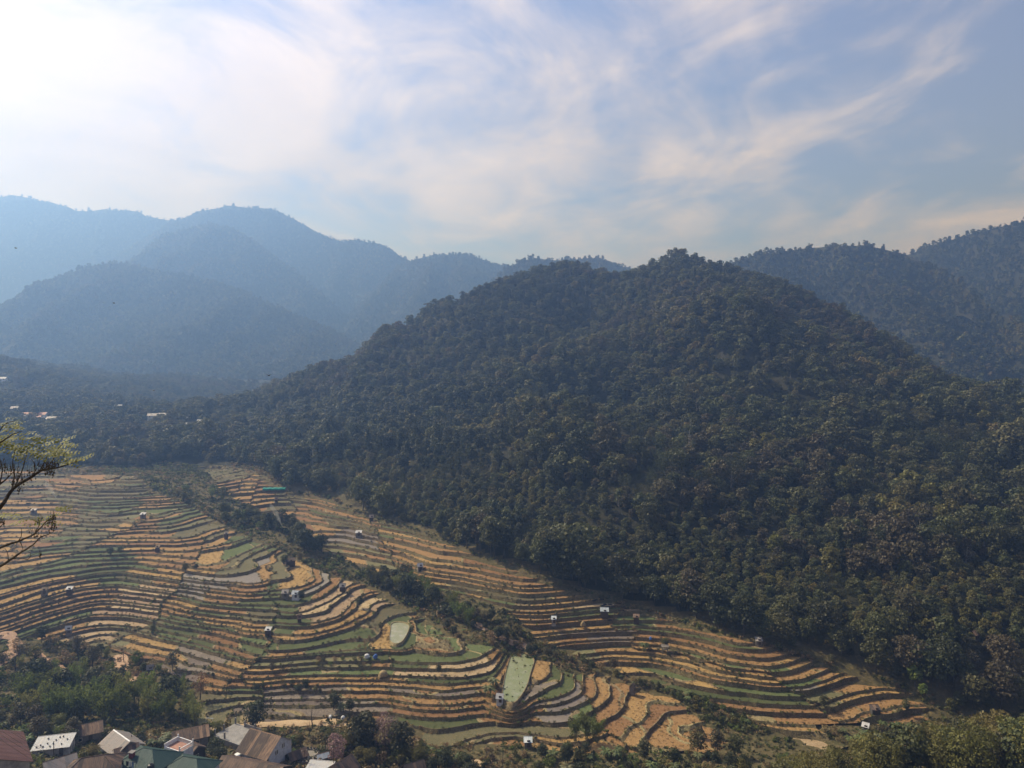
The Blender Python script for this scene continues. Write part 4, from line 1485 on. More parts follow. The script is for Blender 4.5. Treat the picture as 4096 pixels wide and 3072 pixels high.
GUL = 'in the gully between the two terraced slopes'
scatter([(620, 1972), (850, 1955), (960, 2020), (1180, 2105), (1310, 2195), (1340, 2265), (1240, 2240), (1050, 2155), (900, 2105), (720, 2015)], 44, ['dark', 'olive', 'shrub', 'olive', 'shrub', 'shrub', 'bamboo'], (3, 8), 'in the upper wooded gully', None, 3.2, 1, 0.5)
scatter([(1050, 2110), (1150, 2110), (1290, 2200), (1320, 2240), (1220, 2220)], 10, ['dark', 'olive', 'dark'], (8, 11), 'in the tall gully clump', None, 3.2, 2, 0)
scatter([(1470, 2320), (1560, 2310), (1750, 2390), (1880, 2450), (1900, 2520), (1740, 2450), (1580, 2390)], 34, ['bamboo', 'dark', 'bamboo', 'olive', 'shrub'], (5, 9), 'in the middle gully', None, 2.6, 3, 0.3)
scatter([(1900, 2470), (2060, 2500), (2140, 2560), (2350, 2650), (2480, 2690), (2300, 2680), (2150, 2625), (1950, 2580)], 44, ['dry_shrub', 'shrub', 'brown', 'dry_shrub', 'shrub', 'dark'], (2.2, 5), 'on the overgrown bank', None, 2.0, 4, 0.3)
scatter([(2440, 2690), (2640, 2745), (2850, 2810), (3120, 2890), (3000, 2930), (2800, 2850), (2600, 2770)], 44, ['shrub', 'dry_shrub', 'shrub', 'banana', 'shrub'], (2, 4.2), 'in the lower gully', None, 1.8, 5, 0.3)
scatter([(130, 2730), (420, 2790), (640, 2800), (770, 2860), (790, 2925), (560, 2900), (300, 2900), (60, 2880)], 46, ['bamboo', 'bamboo', 'bamboo', 'bamboo', 'bamboo', 'dark'], (7.5, 11.5), 'behind the village roofs', None, 2.6, 6, 0.5)
scatter([(-40, 2520), (250, 2575), (560, 2650), (740, 2730), (740, 2800), (420, 2770), (-40, 2720)], 64, ['brown', 'dark', 'dry_shrub', 'shrub', 'shrub', 'bamboo', 'bare'], (3.5, 7.5), 'on the bushy left slope', None, 2.8, 7, 1)
scatter([(-40, 2800), (130, 2840), (330, 2900), (380, 2960), (250, 2990), (-40, 2980)], 26, ['olive', 'yellowgreen', 'brown', 'shrub', 'banana', 'bamboo'], (3, 6.5), 'above the village', None, 2.4, 8, 1)
scatter([(830, 2935), (1380, 2945), (1650, 3010), (1850, 3060), (1250, 3075), (1150, 2990), (900, 2960)], 85, ['shrub', 'yellowgreen', 'dry_shrub', 'shrub', 'shrub', 'dry_shrub', 'bare', 'shrub'], (3, 6.5), 'on the track bank', None, 2.0, 9, 0.5)
scatter([(1480, 2990), (1700, 3000), (2000, 3015), (2250, 3020), (2900, 3025), (3150, 3030), (3200, 3140), (1480, 3140)], 110, ['shrub', 'banana', 'dry_shrub', 'shrub', 'shrub', 'banana', 'shrub', 'dark'], (2.8, 6.0), 'at the slope foot', None, 2.2, 10, 0.5)
scatter([(3220, 2925), (3480, 2915), (3720, 2915), (3820, 2960), (3500, 2985), (3280, 2965)], 26, ['banana', 'banana', 'shrub', 'dry_shrub'], (3, 5.5), 'under the last stubble', None, 2.0, 11, 0.3)
# feathery trees on the near slope, their feet below the picture
rb = random.Random(5)
spots = []
while len(spots) < 46:
    px_, D_ = rb.uniform(3120, 4200), rb.uniform(158, 205)
    x_ = (px_ - 2048) / FPX * D_
    if all((x_ - a) ** 2 + (D_ - b) ** 2 > 9 for a, b in spots):
        spots.append((x_, D_))
zz = base_h(np.array([s[0] for s in spots]), np.array([s[1] for s in spots]))
for (x_, y_), z_ in zip(spots, zz):
    # no higher than the tree line of the photo there
    ppx = 2048 + FPX * x_ / y_
    line = np.interp(ppx, [3000, 3250, 3500, 3700, 3850, 4096, 4300], [3040, 2990, 2960, 2910, 2880, 2850, 2840]) + rb.uniform(-25, 60)
    h_ = (ZC - (line - HZ) / FPX * y_) - z_
    if h_ < 2.5:
        continue
    kd = rb.choice(['yellowgreen', 'yellowgreen', 'yellowgreen', 'olive'])
    nn = {'yellowgreen': 'feathery yellow-green tree', 'olive': 'olive-green tree'}[kd]
    nn = ('tall ' if h_ > 10 else 'low ' if h_ < 6 else 'middling ') + nn
    col_ = 'left part' if ppx < 3500 else 'middle' if ppx < 3800 else 'right part'
    row_ = 'front' if y_ < 175 else 'middle' if y_ < 190 else 'back'
    plant(kd, x_, y_, z_ - 0.2, min(h_, 15), nn + ' in the %s row, %s of the near slope' % (row_, col_), nn + 's on the near slope')

ONE = [
    ('dark', 1022, 2925, 8.5, 'lone dark green tree between tilled field and concrete slab'),
    ('dark', 1450, 3015, 11.5, 'tall dark green tree between the two pink cherries'),
    ('dark', 1600, 3035, 10, 'dark green tree just right of the taller pink cherry'),
    ('pink', 1345, 3068, 8.5, 'smaller dusky pink cherry tree near the village roofs'),
    ('pink', 1540, 3010, 10.5, 'taller pale pink cherry tree among dark green trees'),
    ('yellowgreen', 1420, 2990, 7.5, 'yellow-green tree just left of the taller pink cherry'),
    ('bamboo', 2300, 2965, 8.5, 'dark bamboo clump below the stubble nose, first from the tin-roofed shed'),
    ('bamboo', 2350, 2962, 9.0, 'dark bamboo clump below the stubble nose, second from the tin-roofed shed'),
    ('bamboo', 2390, 2965, 7.5, 'dark bamboo clump below the stubble nose, third from the tin-roofed shed'),
    ('dark', 2170, 3045, 5.0, 'dense dark bush in front of the bamboo clumps'),
    ('olive', 2270, 3050, 5.5, 'wide leafy bush below the bamboo clumps'),
    ('olive', 2790, 3020, 7, 'broad olive bush tree at the foot of the stubble nose'),
    ('brown', 2870, 3020, 7, 'brownish bush tree beside the small red-roofed hut'),
    ('olive', 2940, 3030, 6.5, 'olive bush tree right of the small red-roofed hut'),
    ('bare', 1248, 2912, 8.0, 'thin leafless tree standing alone beside the dirt track'),
    ('bare', 312, 2650, 11.0, 'tall leafless tree on the bushy slope at left'),
    ('bare', 60, 2700, 10.0, 'leafless tree beside the winding dirt road'),
    ('bare', 2010, 3072, 5.5, 'spreading leafless tree in front of the straw plot'),
    ('magenta', 4110, 3110, 9.0, 'bright magenta cherry tree at the lower right corner'),
    ('pale_bare', 4010, 3090, 10.0, 'pale leafless tree beside the magenta cherry'),
    ('sunny', 3660, 2745, 8.5, 'bright green tree at the end of the forest edge'),
    ('sunny', 3690, 2790, 5.0, 'small bright green tree below the larger bright one'),
    ('rust', 800, 2800, 8.5, 'rust-coloured feathery tree beside the brown fields'),
    ('brown', 690, 2680, 6.0, 'brown bushy tree left of the tilled terraces'),
    ('dark', 1790, 2520, 4.5, 'dark tree by the gully edge above the small round fields'),
    ('dark', 1815, 2545, 4.0, 'second dark tree by the gully edge, lower one'),
    ('banana', 1960, 2780, 4.5, 'banana plant beside the white hut at the green pond'),
    ('banana', 1975, 2745, 4.2, 'banana plant just above the white hut at the green pond'),
    ('banana', 2580, 2600, 3.6, 'banana plant among the small green plots'),
    ('olive', 2660, 2590, 3.6, 'single small tree on the green plots of the far slope'),
    ('bare', 2312, 2495, 4.6, 'small forked leafless tree beside a green plot'),
    ('bare', 2190, 2490, 4.0, 'small leafless tree beside the pale shed'),
    ('olive', 3295, 2830, 4.0, 'round small tree at the lower stubble terraces'),
    ('flat', 3625, 2852, 4.2, 'small flat-topped tree on the last stubble field'),
    ('bare', 3440, 2720, 2.6, 'twiggy bush on the upper stubble terrace'),
    ('brown', 3590, 2760, 2.6, 'low brown bush on a stubble bank'),
    ('olive', 480, 2215, 3.6, 'dark bush clump in the small left gully, upper'),
    ('dark', 440, 2225, 4.0, 'dark bush clump in the small left gully, lower'),
    ('bare', 424, 2190, 4.2, 'leafless shrub tree above the small left gully'),
    ('olive', 740, 2285, 3.4, 'green bush beside the curved upper terraces'),
    ('dark', 785, 2280, 2.8, 'dark bush right of the green bush on the curved terraces'),
    ('olive', 1135, 2260, 4.6, 'green tree beside the dark wooden barn'),
    ('brown', 1200, 2250, 4.6, 'brownish tree behind the dark wooden barn'),
    ('dark', 1205, 2400, 4.0, 'dark tree in front of the twin tin-roofed huts'),
    ('olive', 610, 2530, 3.0, 'round bush on the terraces below the left gully'),
    ('olive', 2240, 2350, 3.0, 'small tree on the stubble of the far slope'),
    ('dark', 1440, 2425, 4.0, 'dark bush tree above the golden scrub patch'),
    ('dark', 1335, 2840, 5.5, 'dark leafy bush at the end of the tilled plots'),
    ('banana', 1365, 2850, 4.0, 'banana plant at the end of the tilled plots'),
    ('dark', 1400, 2850, 4.2, 'second dark leafy bush at the end of the tilled plots'),
    ('brown', 1090, 2690, 3.4, 'brown bush between two stubble terraces'),
    ('dark', 1755, 2690, 2.6, 'dark bush heap among the pale straw plots'),
]
for k_, px_, py_, h_, lb_ in ONE:
    plant_px(k_, px_, py_, h_, lb_, var=0 if k_ in ('pink',) and px_ < 1400 else None)
scatter([(1400, 2480), (1520, 2490), (1570, 2540), (1530, 2620), (1440, 2600)], 22, ['dry_shrub', 'dry_shrub', 'shrub'], (1.8, 3.2), 'on the scrub patch', None, 1.8, 13, None)
scatter([(1240, 2640), (1420, 2630), (1560, 2640), (1560, 2660), (1380, 2670), (1240, 2670)], 14, ['shrub', 'dry_shrub', 'shrub'], (2, 3.6), 'on the terrace bank', None, 1.5, 14, None)
scatter([(900, 2740), (1260, 2745), (1360, 2790), (1300, 2780), (1100, 2765), (920, 2765)], 14, ['shrub', 'dry_shrub', 'dark'], (1.8, 3.4), 'over the tilled plots', None, 1.5, 15, None)
scatter([(1650, 2520), (1850, 2500), (1900, 2560), (1800, 2570)], 5, ['shrub', 'banana'], (2, 3), 'by the round fields', None, 1.5, 16, None)

# ------------------------------------------------------------------ grass and weeds on banks and waste ground
def tuft_mesh(name, mat, seed, n=26, h=0.7, w=0.8):
    r = np.random.default_rng(seed)
    mb = MB()
    C = np.stack([r.normal(0, w * 0.35, n), r.normal(0, w * 0.35, n), r.uniform(0.1, h * 0.8, n)], -1)
    leaf_cards(mb, C, np.stack([r.normal(0, .6, n), r.normal(0, .6, n), 0.5 + 0 * C[:, 0]], -1), 0.34, r, r.random(n), aspect=0.6)
    return mb.mesh(name, mat)


def build_grass():
    r = np.random.default_rng(3)
    c = hidden_collection('grass', [tuft_mesh('grass_tuft', m_, 40 + i) for i, m_ in enumerate(('leaf_dry', 'leaf_olive', 'leaf_bamboo', 'leaf_olive', 'leaf_dark'))])
    B = np.array(BANK_PTS)
    nb = len(B)
    X, Y = r.uniform(-330, 260, 90000), r.uniform(150, 500, 90000)
    px = 2048 + FPX * X / Y
    ok = (px > -200) & (px < 4300)
    X, Y = X[ok], Y[ok]
    s = terr_sdf(X, Y)
    w = poly_sdf(WOOD_EDGE, X, Y)
    ok = (s < -0.3) & (w < 2)
    X, Y = X[ok], Y[ok]
    Q = np.stack([X, Y, base_h(X, Y) - 0.1], -1)
    P = np.vstack([B, Q])
    n = len(P)
    sc_ = np.concatenate([r.uniform(0.45, 1.1, nb), r.uniform(0.7, 2.2, len(Q)) * (1 + 0.8 * fbm(X, Y, 14, 2, 8))])
    patch = fbm(P[:, 0], P[:, 1], 30, 2, 15) + r.normal(0, 0.25, n)
    idx = np.where(patch > 0.22, 0, np.where(patch > 0.05, 3, np.where(patch > -0.12, 1, np.where(patch > -0.3, 2, 4))))
    instancer('grass', P, np.stack([0 * sc_, 0 * sc_, r.uniform(0, 6.28, n)], -1), np.stack([sc_, sc_, sc_ * r.uniform(0.7, 1.2, n)], -1), idx, c, 'dry grass and weeds on the banks and waste ground', 'grass')
    print('grass', n)


build_grass()


def build_stubble():
    """cut stalks and seedlings standing on the nearer fields"""
    r = np.random.default_rng(8)
    c = hidden_collection('stubble', [tuft_mesh('stubble_tuft', m_, 60 + i, 12, 0.32, 0.9) for i, m_ in enumerate(('leaf_dry', 'leaf_bamboo', 'leaf_dry'))])
    P = np.array(STUB_PTS)
    n = len(P)
    s = r.uniform(0.35, 0.8, n)
    instancer('stubble', P[:, :3], np.stack([0 * s, 0 * s, r.uniform(0, 6.28, n)], -1), np.stack([s, s, s * r.uniform(0.7, 1.2, n)], -1), P[:, 3].astype(int), c, 'cut stalks and low growth on the terrace fields', 'stubble')
    print('stubble', n)


build_stubble()

# ------------------------------------------------------------------ building materials
def sheet_mat(name, c1, c2, c3, rough=0.55, metal=0.0, rust=0.5, vary=0.3, wave=14.0):
    """corrugated sheet: ribs as fine relief, rust streaks running down, each sheet its own age"""
    m, N, out = new_mat(name)
    tc = N.n('ShaderNodeTexCoord').outputs['Object']
    oi = N.n('ShaderNodeObjectInfo').outputs['Random']
    mp = N.n('ShaderNodeMapping')
    mp.inputs['Scale'].default_value = (1.6, 0.35, 1.0)
    N.link(tc, mp.inputs[0])
    off = N.n('ShaderNodeCombineXYZ')
    N.link(N.math('MULTIPLY', oi, 37.0), off.inputs[0])
    N.link(off.outputs[0], mp.inputs['Location'])
    a = N.noise(mp.outputs[0], 1.6, 5, 0.65, 0.4)
    col = N.mix(N.maprange(a, 0.40, 0.62), (*c1, 1), (*c2, 1))
    col = N.mix(N.math('MULTIPLY', N.maprange(N.math('ADD', a, N.math('MULTIPLY', oi, 0.28)), 0.55, 0.78), rust), col, (*c3, 1))
    hs = N.n('ShaderNodeHueSaturation')
    N.set(hs.inputs['Value'], N.maprange(oi, 0, 1, 1 - vary, 1 + vary))
    N.set(hs.inputs['Color'], col)
    w = N.n('ShaderNodeTexWave')
    w.wave_type = 'BANDS'
    w.bands_direction = 'X'
    w.inputs['Scale'].default_value = wave / 6.283 * 1.0
    N.link(tc, w.inputs['Vector'])
    principled(N, out, hs.outputs[0], rough, w.outputs['Fac'], 0.05, 0.4, metal)
    return m


sheet_mat('tin_rust', (0.085, 0.052, 0.038), (0.145, 0.094, 0.066), (0.25, 0.15, 0.085), 0.7, rust=0.8, vary=0.42)
sheet_mat('tin_darkred', (0.075, 0.024, 0.020), (0.098, 0.034, 0.027), (0.10, 0.05, 0.04), 0.65, rust=0.5, vary=0.2)
sheet_mat('tin_brown', (0.055, 0.036, 0.030), (0.088, 0.057, 0.045), (0.17, 0.10, 0.06), 0.65, rust=0.7, vary=0.38)
sheet_mat('tin_grey', (0.26, 0.24, 0.225), (0.36, 0.33, 0.31), (0.24, 0.17, 0.13), 0.45, 0.2, rust=0.6, vary=0.25)
sheet_mat('tin_white', (0.50, 0.50, 0.50), (0.62, 0.62, 0.61), (0.36, 0.31, 0.27), 0.5, rust=0.5, vary=0.15)
sheet_mat('tin_green', (0.022, 0.058, 0.048), (0.032, 0.076, 0.062), (0.05, 0.065, 0.052), 0.42, rust=0.4, vary=0.2)
sheet_mat('tin_blue', (0.34, 0.39, 0.44), (0.44, 0.48, 0.53), (0.33, 0.28, 0.25), 0.4, 0.2, rust=0.2, vary=0.1)
sheet_mat('tin_pink', (0.52, 0.24, 0.17), (0.60, 0.30, 0.22), (0.45, 0.28, 0.2), 0.6, rust=0.2, vary=0.1)
sheet_mat('thatch', (0.15, 0.11, 0.07), (0.21, 0.155, 0.095), (0.28, 0.21, 0.13), 0.95)


def plain(name, c, rough=0.8, spec=0.3, c2=None, scale=1.5, metal=0.0):
    m, N, out = new_mat(name)
    pos = N.n('ShaderNodeNewGeometry').outputs['Position']
    a = N.noise(pos, scale, 5, 0.65)
    c2 = c2 or tuple(x * 0.72 for x in c)
    principled(N, out, N.mix(N.maprange(a, 0.38, 0.66), (*c, 1), (*c2, 1)), rough, a, 0.02, spec, metal)
    return m


plain('white_wall', (0.62, 0.63, 0.65), 0.85)
plain('dirty_wall', (0.40, 0.38, 0.36), 0.9, c2=(0.17, 0.15, 0.13), scale=0.8)
plain('cream_trim', (0.62, 0.56, 0.46), 0.75)
plain('wood_dark', (0.085, 0.06, 0.045), 0.85)
plain('wood_grey', (0.19, 0.165, 0.14), 0.9)
plain('concrete', (0.27, 0.255, 0.24), 0.9, c2=(0.17, 0.16, 0.15), scale=0.6)
plain('red_paint', (0.22, 0.03, 0.03), 0.6)
plain('terracotta', (0.36, 0.19, 0.14), 0.8)
plain('white_paint', (0.78, 0.78, 0.78), 0.35, 0.5, c2=(0.72, 0.72, 0.72))
plain('black_plastic', (0.015, 0.015, 0.016), 0.45)
plain('rubber', (0.02, 0.02, 0.02), 0.85)
plain('dark_glass', (0.02, 0.025, 0.03), 0.1, 0.6)
plain('stone_dark', (0.07, 0.065, 0.06), 0.9)
plain('stone_grey', (0.24, 0.215, 0.18), 0.9)
plain('teal_cloth', (0.02, 0.30, 0.25), 0.85)
plain('blue_cloth', (0.08, 0.16, 0.42), 0.85)
plain('white_cloth', (0.72, 0.72, 0.72), 0.85)
plain('black_cloth', (0.02, 0.02, 0.025), 0.85)
plain('teal_net', (0.015, 0.25, 0.21), 0.8)
plain('wire_metal', (0.30, 0.28, 0.25), 0.5)
plain('wire_dark', (0.03, 0.03, 0.03), 0.6)
plain('steel', (0.45, 0.45, 0.46), 0.4, metal=0.6)
plain('straw_heap', (0.36, 0.27, 0.14), 0.95, c2=(0.24, 0.17, 0.08), scale=3)
mottled('pond_algae', (0.17, 0.19, 0.085), (0.215, 0.225, 0.125), (0.25, 0.255, 0.18), 0.06, 0.35, rough=0.32, spec=0.5, bump_d=0.01, per_obj=0)
mottled('pond_pale', (0.21, 0.215, 0.12), (0.26, 0.255, 0.17), (0.31, 0.295, 0.24), 0.08, 0.4, rough=0.35, spec=0.5, bump_d=0.01, per_obj=0)


# ------------------------------------------------------------------ roofs of separate sheets
def roof_plane(roof, a, b, c, d, mat, sheet=0.85, lift=0.0):
    """eave a-b, top d-c (d above a, c above b); one object for every sheet, laid side by side with a small lap"""
    a, b, c, d = (Vector(p) for p in (a, b, c, d))
    ex = (b - a)
    W = ex.length
    ex = ex / W
    up0 = (d - a) - ex * ((d - a).dot(ex))
    ht = up0.length
    ey = up0 / ht
    nz = ex.cross(ey)
    if nz.z < 0:
        nz = -nz
    poly = [(0.0, 0.0), (W, 0.0), ((c - a).dot(ex), (c - a).dot(ey)), ((d - a).dot(ex), (d - a).dot(ey))]
    if (Vector(poly[2]) - Vector(poly[3])).length < 0.02:
        poly = poly[:3]
    n = max(1, int(round(W / sheet)))
    rj = random.Random(int(abs(a.x * 13 + a.y * 7) * 10))
    for i in range(n):
        s0, s1 = W * i / n - (0.03 if i else 0), W * (i + 1) / n
        Q, _ = clip_band(poly, [p[0] for p in poly], s0, s1)
        if len(Q) < 3:
            continue
        mx = (s0 + s1) / 2
        low = -rj.uniform(0.0, 0.10)
        vs = []
        org = a + ex * mx
        for (u, v) in Q:
            vv = v if v > 0.02 else low
            tilt = 0.025 * (1 if u > mx else 0)
            vs.append((u - mx, vv, lift + tilt))
        k = len(vs)
        vs += [(x, y, z - 0.03) for x, y, z in vs]
        fs = [tuple(range(k)), tuple(range(2 * k - 1, k - 1, -1))] + [(j, (j + 1) % k, (j + 1) % k + k, j + k) for j in range(k)]
        me = bpy.data.meshes.new('roof_sheet')
        me.from_pydata(vs, [], fs)
        me.materials.append(MATS[mat])
        o = bpy.data.objects.new('roof_sheet', me)
        COL.objects.link(o)
        o.parent = roof
        from mathutils import Matrix
        M = Matrix((ex, ey, nz)).transposed().to_4x4()
        M.translation = org
        o.matrix_local = M


def window(root, c, w, h, rz, side, pane='dark_glass', frame='cream_trim'):
    """frame and pane on a wall; c centre on the wall face, side the outward normal angle"""
    nx, ny = math.cos(side), math.sin(side)
    mb = MB()
    t = 0.09
    ang = side - math.pi / 2
    for dx, dz, sx, sz in ((0, h / 2, w + t, t), (0, -h / 2, w + t, t), (-w / 2, 0, t, h - t), (w / 2, 0, t, h - t)):
        mb.box((c[0] + math.cos(ang) * dx + nx * 0.03, c[1] + math.sin(ang) * dx + ny * 0.03, c[2] + dz), (sx, 0.10, sz), ang)
    f = mb.build('window', frame, root)
    mb = MB()
    mb.box((c[0] + nx * 0.01, c[1] + ny * 0.01, c[2]), (w - t, 0.04, h - t), ang)
    mb.build('pane', pane, f)


def house(name, label, cat, loc, rz, L, W, hw, rise, roofmat, wallmat, eave=0.45, over=0.4, hip=0.0, sheet=0.85, wins=(), door=None, posts=False, cap='tin_brown', trim=None, group=None, mono=False, base=2.5):
    root = empty(name, loc, rz)
    tag(root, label, cat, group)
    mb = MB()
    hl, hh = L / 2, W / 2
    if posts:
        for sx in (-1, 1):
            for sy in (-1, 1):
                p = MB()
                p.box((sx * (hl - 0.12), sy * (hh - 0.12), (hw - base) / 2), (0.14, 0.14, hw + base))
                p.build('post', 'wood_grey', root)
        if posts == 'half':
            mb.box((0, hh * 0.25, hw * 0.5 - base / 2), (L * 0.85, W * 0.55, hw * 0.98 + base))
            mb.build('wall', wallmat, root)
        else:
            mb.box((0, 0, 0.35), (L * 0.96, W * 0.96, 0.12))
            mb.build('floor', 'wood_grey', root)
    else:
        if hip or mono:
            if mono:
                vs = [(-hl, -hh, -base), (hl, -hh, -base), (hl, hh, -base), (-hl, hh, -base), (-hl, -hh, hw), (hl, -hh, hw), (hl, hh, hw + rise), (-hl, hh, hw + rise)]
            else:
                vs = [(-hl, -hh, -base), (hl, -hh, -base), (hl, hh, -base), (-hl, hh, -base), (-hl, -hh, hw), (hl, -hh, hw), (hl, hh, hw), (-hl, hh, hw)]
            mb.add(vs, [(3, 2, 1, 0), (4, 5, 6, 7), (0, 1, 5, 4), (1, 2, 6, 5), (2, 3, 7, 6), (3, 0, 4, 7)])
        else:
            vs = [(-hl, -hh, -base), (hl, -hh, -base), (hl, hh, -base), (-hl, hh, -base), (-hl, -hh, hw), (hl, -hh, hw), (hl, hh, hw), (-hl, hh, hw), (-hl, 0, hw + rise - 0.05), (hl, 0, hw + rise - 0.05)]
            mb.add(vs, [(3, 2, 1, 0), (0, 1, 5, 4), (2, 3, 7, 6), (1, 2, 6, 9, 5), (3, 0, 4, 8, 7), (4, 5, 9, 8), (6, 7, 8, 9)])
        mb.build('wall', wallmat, root)
    # roof
    zt = hw + rise
    sl = rise / (W if mono else hh)
    ze = hw - sl * eave
    rc = MB()
    e = 0.06
    if mono:
        rc.box((0, hh + eave, zt + sl * eave + 0.05), (L + 2 * over, 0.12, 0.12))
    elif hip:
        k = hl - hip
        rc.tube([(-k, 0, zt + e), (k, 0, zt + e)], 0.10, 6)
        for sx in (-1, 1):
            for sy in (-1, 1):
                rc.tube([(sx * k, 0, zt + e), (sx * (hl + over), sy * (hh + eave), ze + e)], 0.09, 6)
    else:
        rc.add([(-hl - over, -0.2, zt - sl * 0.2 + e), (hl + over, -0.2, zt - sl * 0.2 + e), (hl + over, 0, zt + e + 0.03), (-hl - over, 0, zt + e + 0.03), (hl + over, 0.2, zt - sl * 0.2 + e), (-hl - over, 0.2, zt - sl * 0.2 + e)], [(0, 1, 2, 3), (3, 2, 4, 5)])
    roof = rc.build('roof', cap, root)
    if mono:
        roof_plane(roof, (-hl - over, -hh - eave, ze), (hl + over, -hh - eave, ze), (hl + over, hh + eave, zt + sl * eave), (-hl - over, hh + eave, zt + sl * eave), roofmat, sheet, 0.03)
    elif hip:
        k = hl - hip
        A, B, C_, D_ = (-hl - over, -hh - eave, ze), (hl + over, -hh - eave, ze), (hl + over, hh + eave, ze), (-hl - over, hh + eave, ze)
        P, Q = (-k, 0, zt), (k, 0, zt)
        roof_plane(roof, A, B, Q, P, roofmat, sheet, 0.03)
        roof_plane(roof, C_, D_, P, Q, roofmat, sheet, 0.03)
        roof_plane(roof, B, C_, Q, Q, roofmat, sheet, 0.03)
        roof_plane(roof, D_, A, P, P, roofmat, sheet, 0.03)
    else:
        roof_plane(roof, (-hl - over, -hh - eave, ze), (hl + over, -hh - eave, ze), (hl + over, 0, zt), (-hl - over, 0, zt), roofmat, sheet, 0.03)
        roof_plane(roof, (hl + over, hh + eave, ze), (-hl - over, hh + eave, ze), (-hl - over, 0, zt), (hl + over, 0, zt), roofmat, sheet, 0.03)
        if trim:
            for sx in (-1, 1):
                t = MB()
                for sy in (-1, 1):
                    t.tube([(sx * (hl + over + 0.03), 0, zt - 0.08), (sx * (hl + over + 0.03), sy * (hh + eave), ze - 0.08)], 0.09, 4)
                t.build('bargeboard', trim, root)
    for (sd, u, z, w, h) in wins:
        if sd in 'fb':
            y = -hh if sd == 'f' else hh
            window(root, (u, y, z), w, h, 0, -math.pi / 2 if sd == 'f' else math.pi / 2)
        else:
            x = hl if sd == 'r' else -hl
            window(root, (x, u, z), w, h, 0, 0 if sd == 'r' else math.pi)
    if door:
        sd, u = door
        d_ = MB()
        if sd in 'fb':
            y = -hh - 0.02 if sd == 'f' else hh + 0.02
            d_.box((u, y, 1.0), (0.9, 0.10, 2.0))
        else:
            x = hl + 0.02 if sd == 'r' else -hl - 0.02
            d_.box((x, u, 1.0), (0.10, 0.9, 2.0))
        d_.build('door', 'wood_dark', root)
    return root


def at(px, py):
    x, y, z = ground_at(px, py)
    return (x, y, z)


def lifted(p, dz):
    return (p[0], p[1], p[2] + dz)


def at_z(px, py, z):
    D = (ZC - z) * FPX / (py - HZ)
    return ((px - 2048) / FPX * D, D, z)


# ------------------------------------------------------------------ village houses
house('house', 'dark red sheet-roofed house cut by the lower left corner', 'house', at_z(-25, 3090, 47), R(-50), 12, 9, 3.0, 2.0, 'tin_darkred', 'dirty_wall', cap='tin_darkred', sheet=0.8, base=6)
house('house', 'rusty brown gabled house against the bamboo', 'house', at(340, 2957), R(32), 7.5, 5.6, 2.6, 1.5, 'tin_rust', 'wood_grey', wins=(('f', -1.2, 1.4, 0.9, 0.9), ('r', 0, 1.4, 0.8, 0.9)), door=('f', 1.2), trim='wood_grey')
h2 = house('shed', 'flat white-roofed shed weighted down with black stones', 'shed', at(215, 3010), R(14), 8.2, 4.6, 2.3, 0.8, 'tin_white', 'dirty_wall', mono=True, cap='tin_white', eave=0.35, over=0.3, wins=(('f', -2, 1.3, 0.8, 0.8),), door=('f', 2.4))
house('house', 'pale grey sheet-roofed house with white ridge cap', 'house', at(487, 3017), R(-38), 8.5, 7.0, 2.8, 2.1, 'tin_grey', 'dirty_wall', cap='white_paint', wins=(('r', -1.0, 1.4, 0.9, 1.0), ('r', 1.2, 1.4, 0.9, 1.0), ('f', 0, 1.4, 0.9, 1.0)), trim='cream_trim')
house('shed', 'brown roofed shed with cream bargeboards under the grey house', 'shed', at(505, 3038), R(35), 5.0, 4.0, 2.2, 1.3, 'tin_brown', 'wood_dark', trim='cream_trim', wins=(('r', 0, 1.2, 0.7, 0.7),))
hg = house('house', 'green hip-roofed house with red roof hatch', 'house', at(590, 3086), R(-14), 11.5, 9.0, 3.2, 2.4, 'tin_green', 'white_wall', hip=4.4, cap='tin_green', sheet=0.6, eave=0.6, over=0.6, wins=(('f', -3.0, 1.7, 1.1, 1.1), ('f', -1.2, 1.7, 1.1, 1.1), ('l', 0, 1.7, 1.0, 1.1)), door=('f', 2.0), base=4)
hg2 = house('house', 'lower green hip roof in front of the white balcony', 'house', at(760, 3110), R(-16), 11.0, 7.5, 3.0, 1.9, 'tin_green', 'white_wall', hip=3.6, cap='tin_green', sheet=0.6, eave=0.6, over=0.6, base=4)
house('house', 'rusty gabled house with pale lean-to sheets beside the trees', 'house', at(762, 2972), R(28), 8.5, 6.0, 2.6, 1.6, 'tin_rust', 'wood_grey', trim='wood_grey', wins=(('f', -1.5, 1.3, 0.9, 0.9), ('f', 1.5, 1.3, 0.9, 0.9), ('r', 0, 1.3, 0.8, 0.9)))
house('house', 'long brown-roofed house with open eave behind the balcony', 'house', at(745, 3022), R(-30), 9.0, 5.0, 2.4, 1.5, 'tin_brown', 'wood_dark', trim='wood_grey', wins=(('r', 0, 1.2, 0.8, 0.8),))
house('house', 'large two-storey house with patchwork rusty roof and white gable', 'house', at(1062, 3048), R(-24), 10.0, 8.6, 5.0, 2.9, 'tin_rust', 'white_wall', cap='tin_rust', eave=1.1, over=0.35, wins=(('r', -1.7, 4.4, 0.35, 1.1), ('r', -1.1, 4.4, 0.35, 1.1), ('r', 0.8, 5.0, 0.35, 1.1), ('r', 1.4, 5.0, 0.35, 1.1)), door=('r', 2.2))
house('house', 'long dark brown corrugated roof along the bottom edge', 'house', at(1010, 3116), R(-16), 17.0, 6.0, 3.0, 1.5, 'tin_brown', 'wood_dark', cap='tin_brown')
house('shed', 'small brown gabled shed next to the round stone seat', 'shed', at(1188, 3047), R(40), 4.2, 3.2, 2.0, 1.1, 'tin_brown', 'wood_dark', trim='wood_grey')
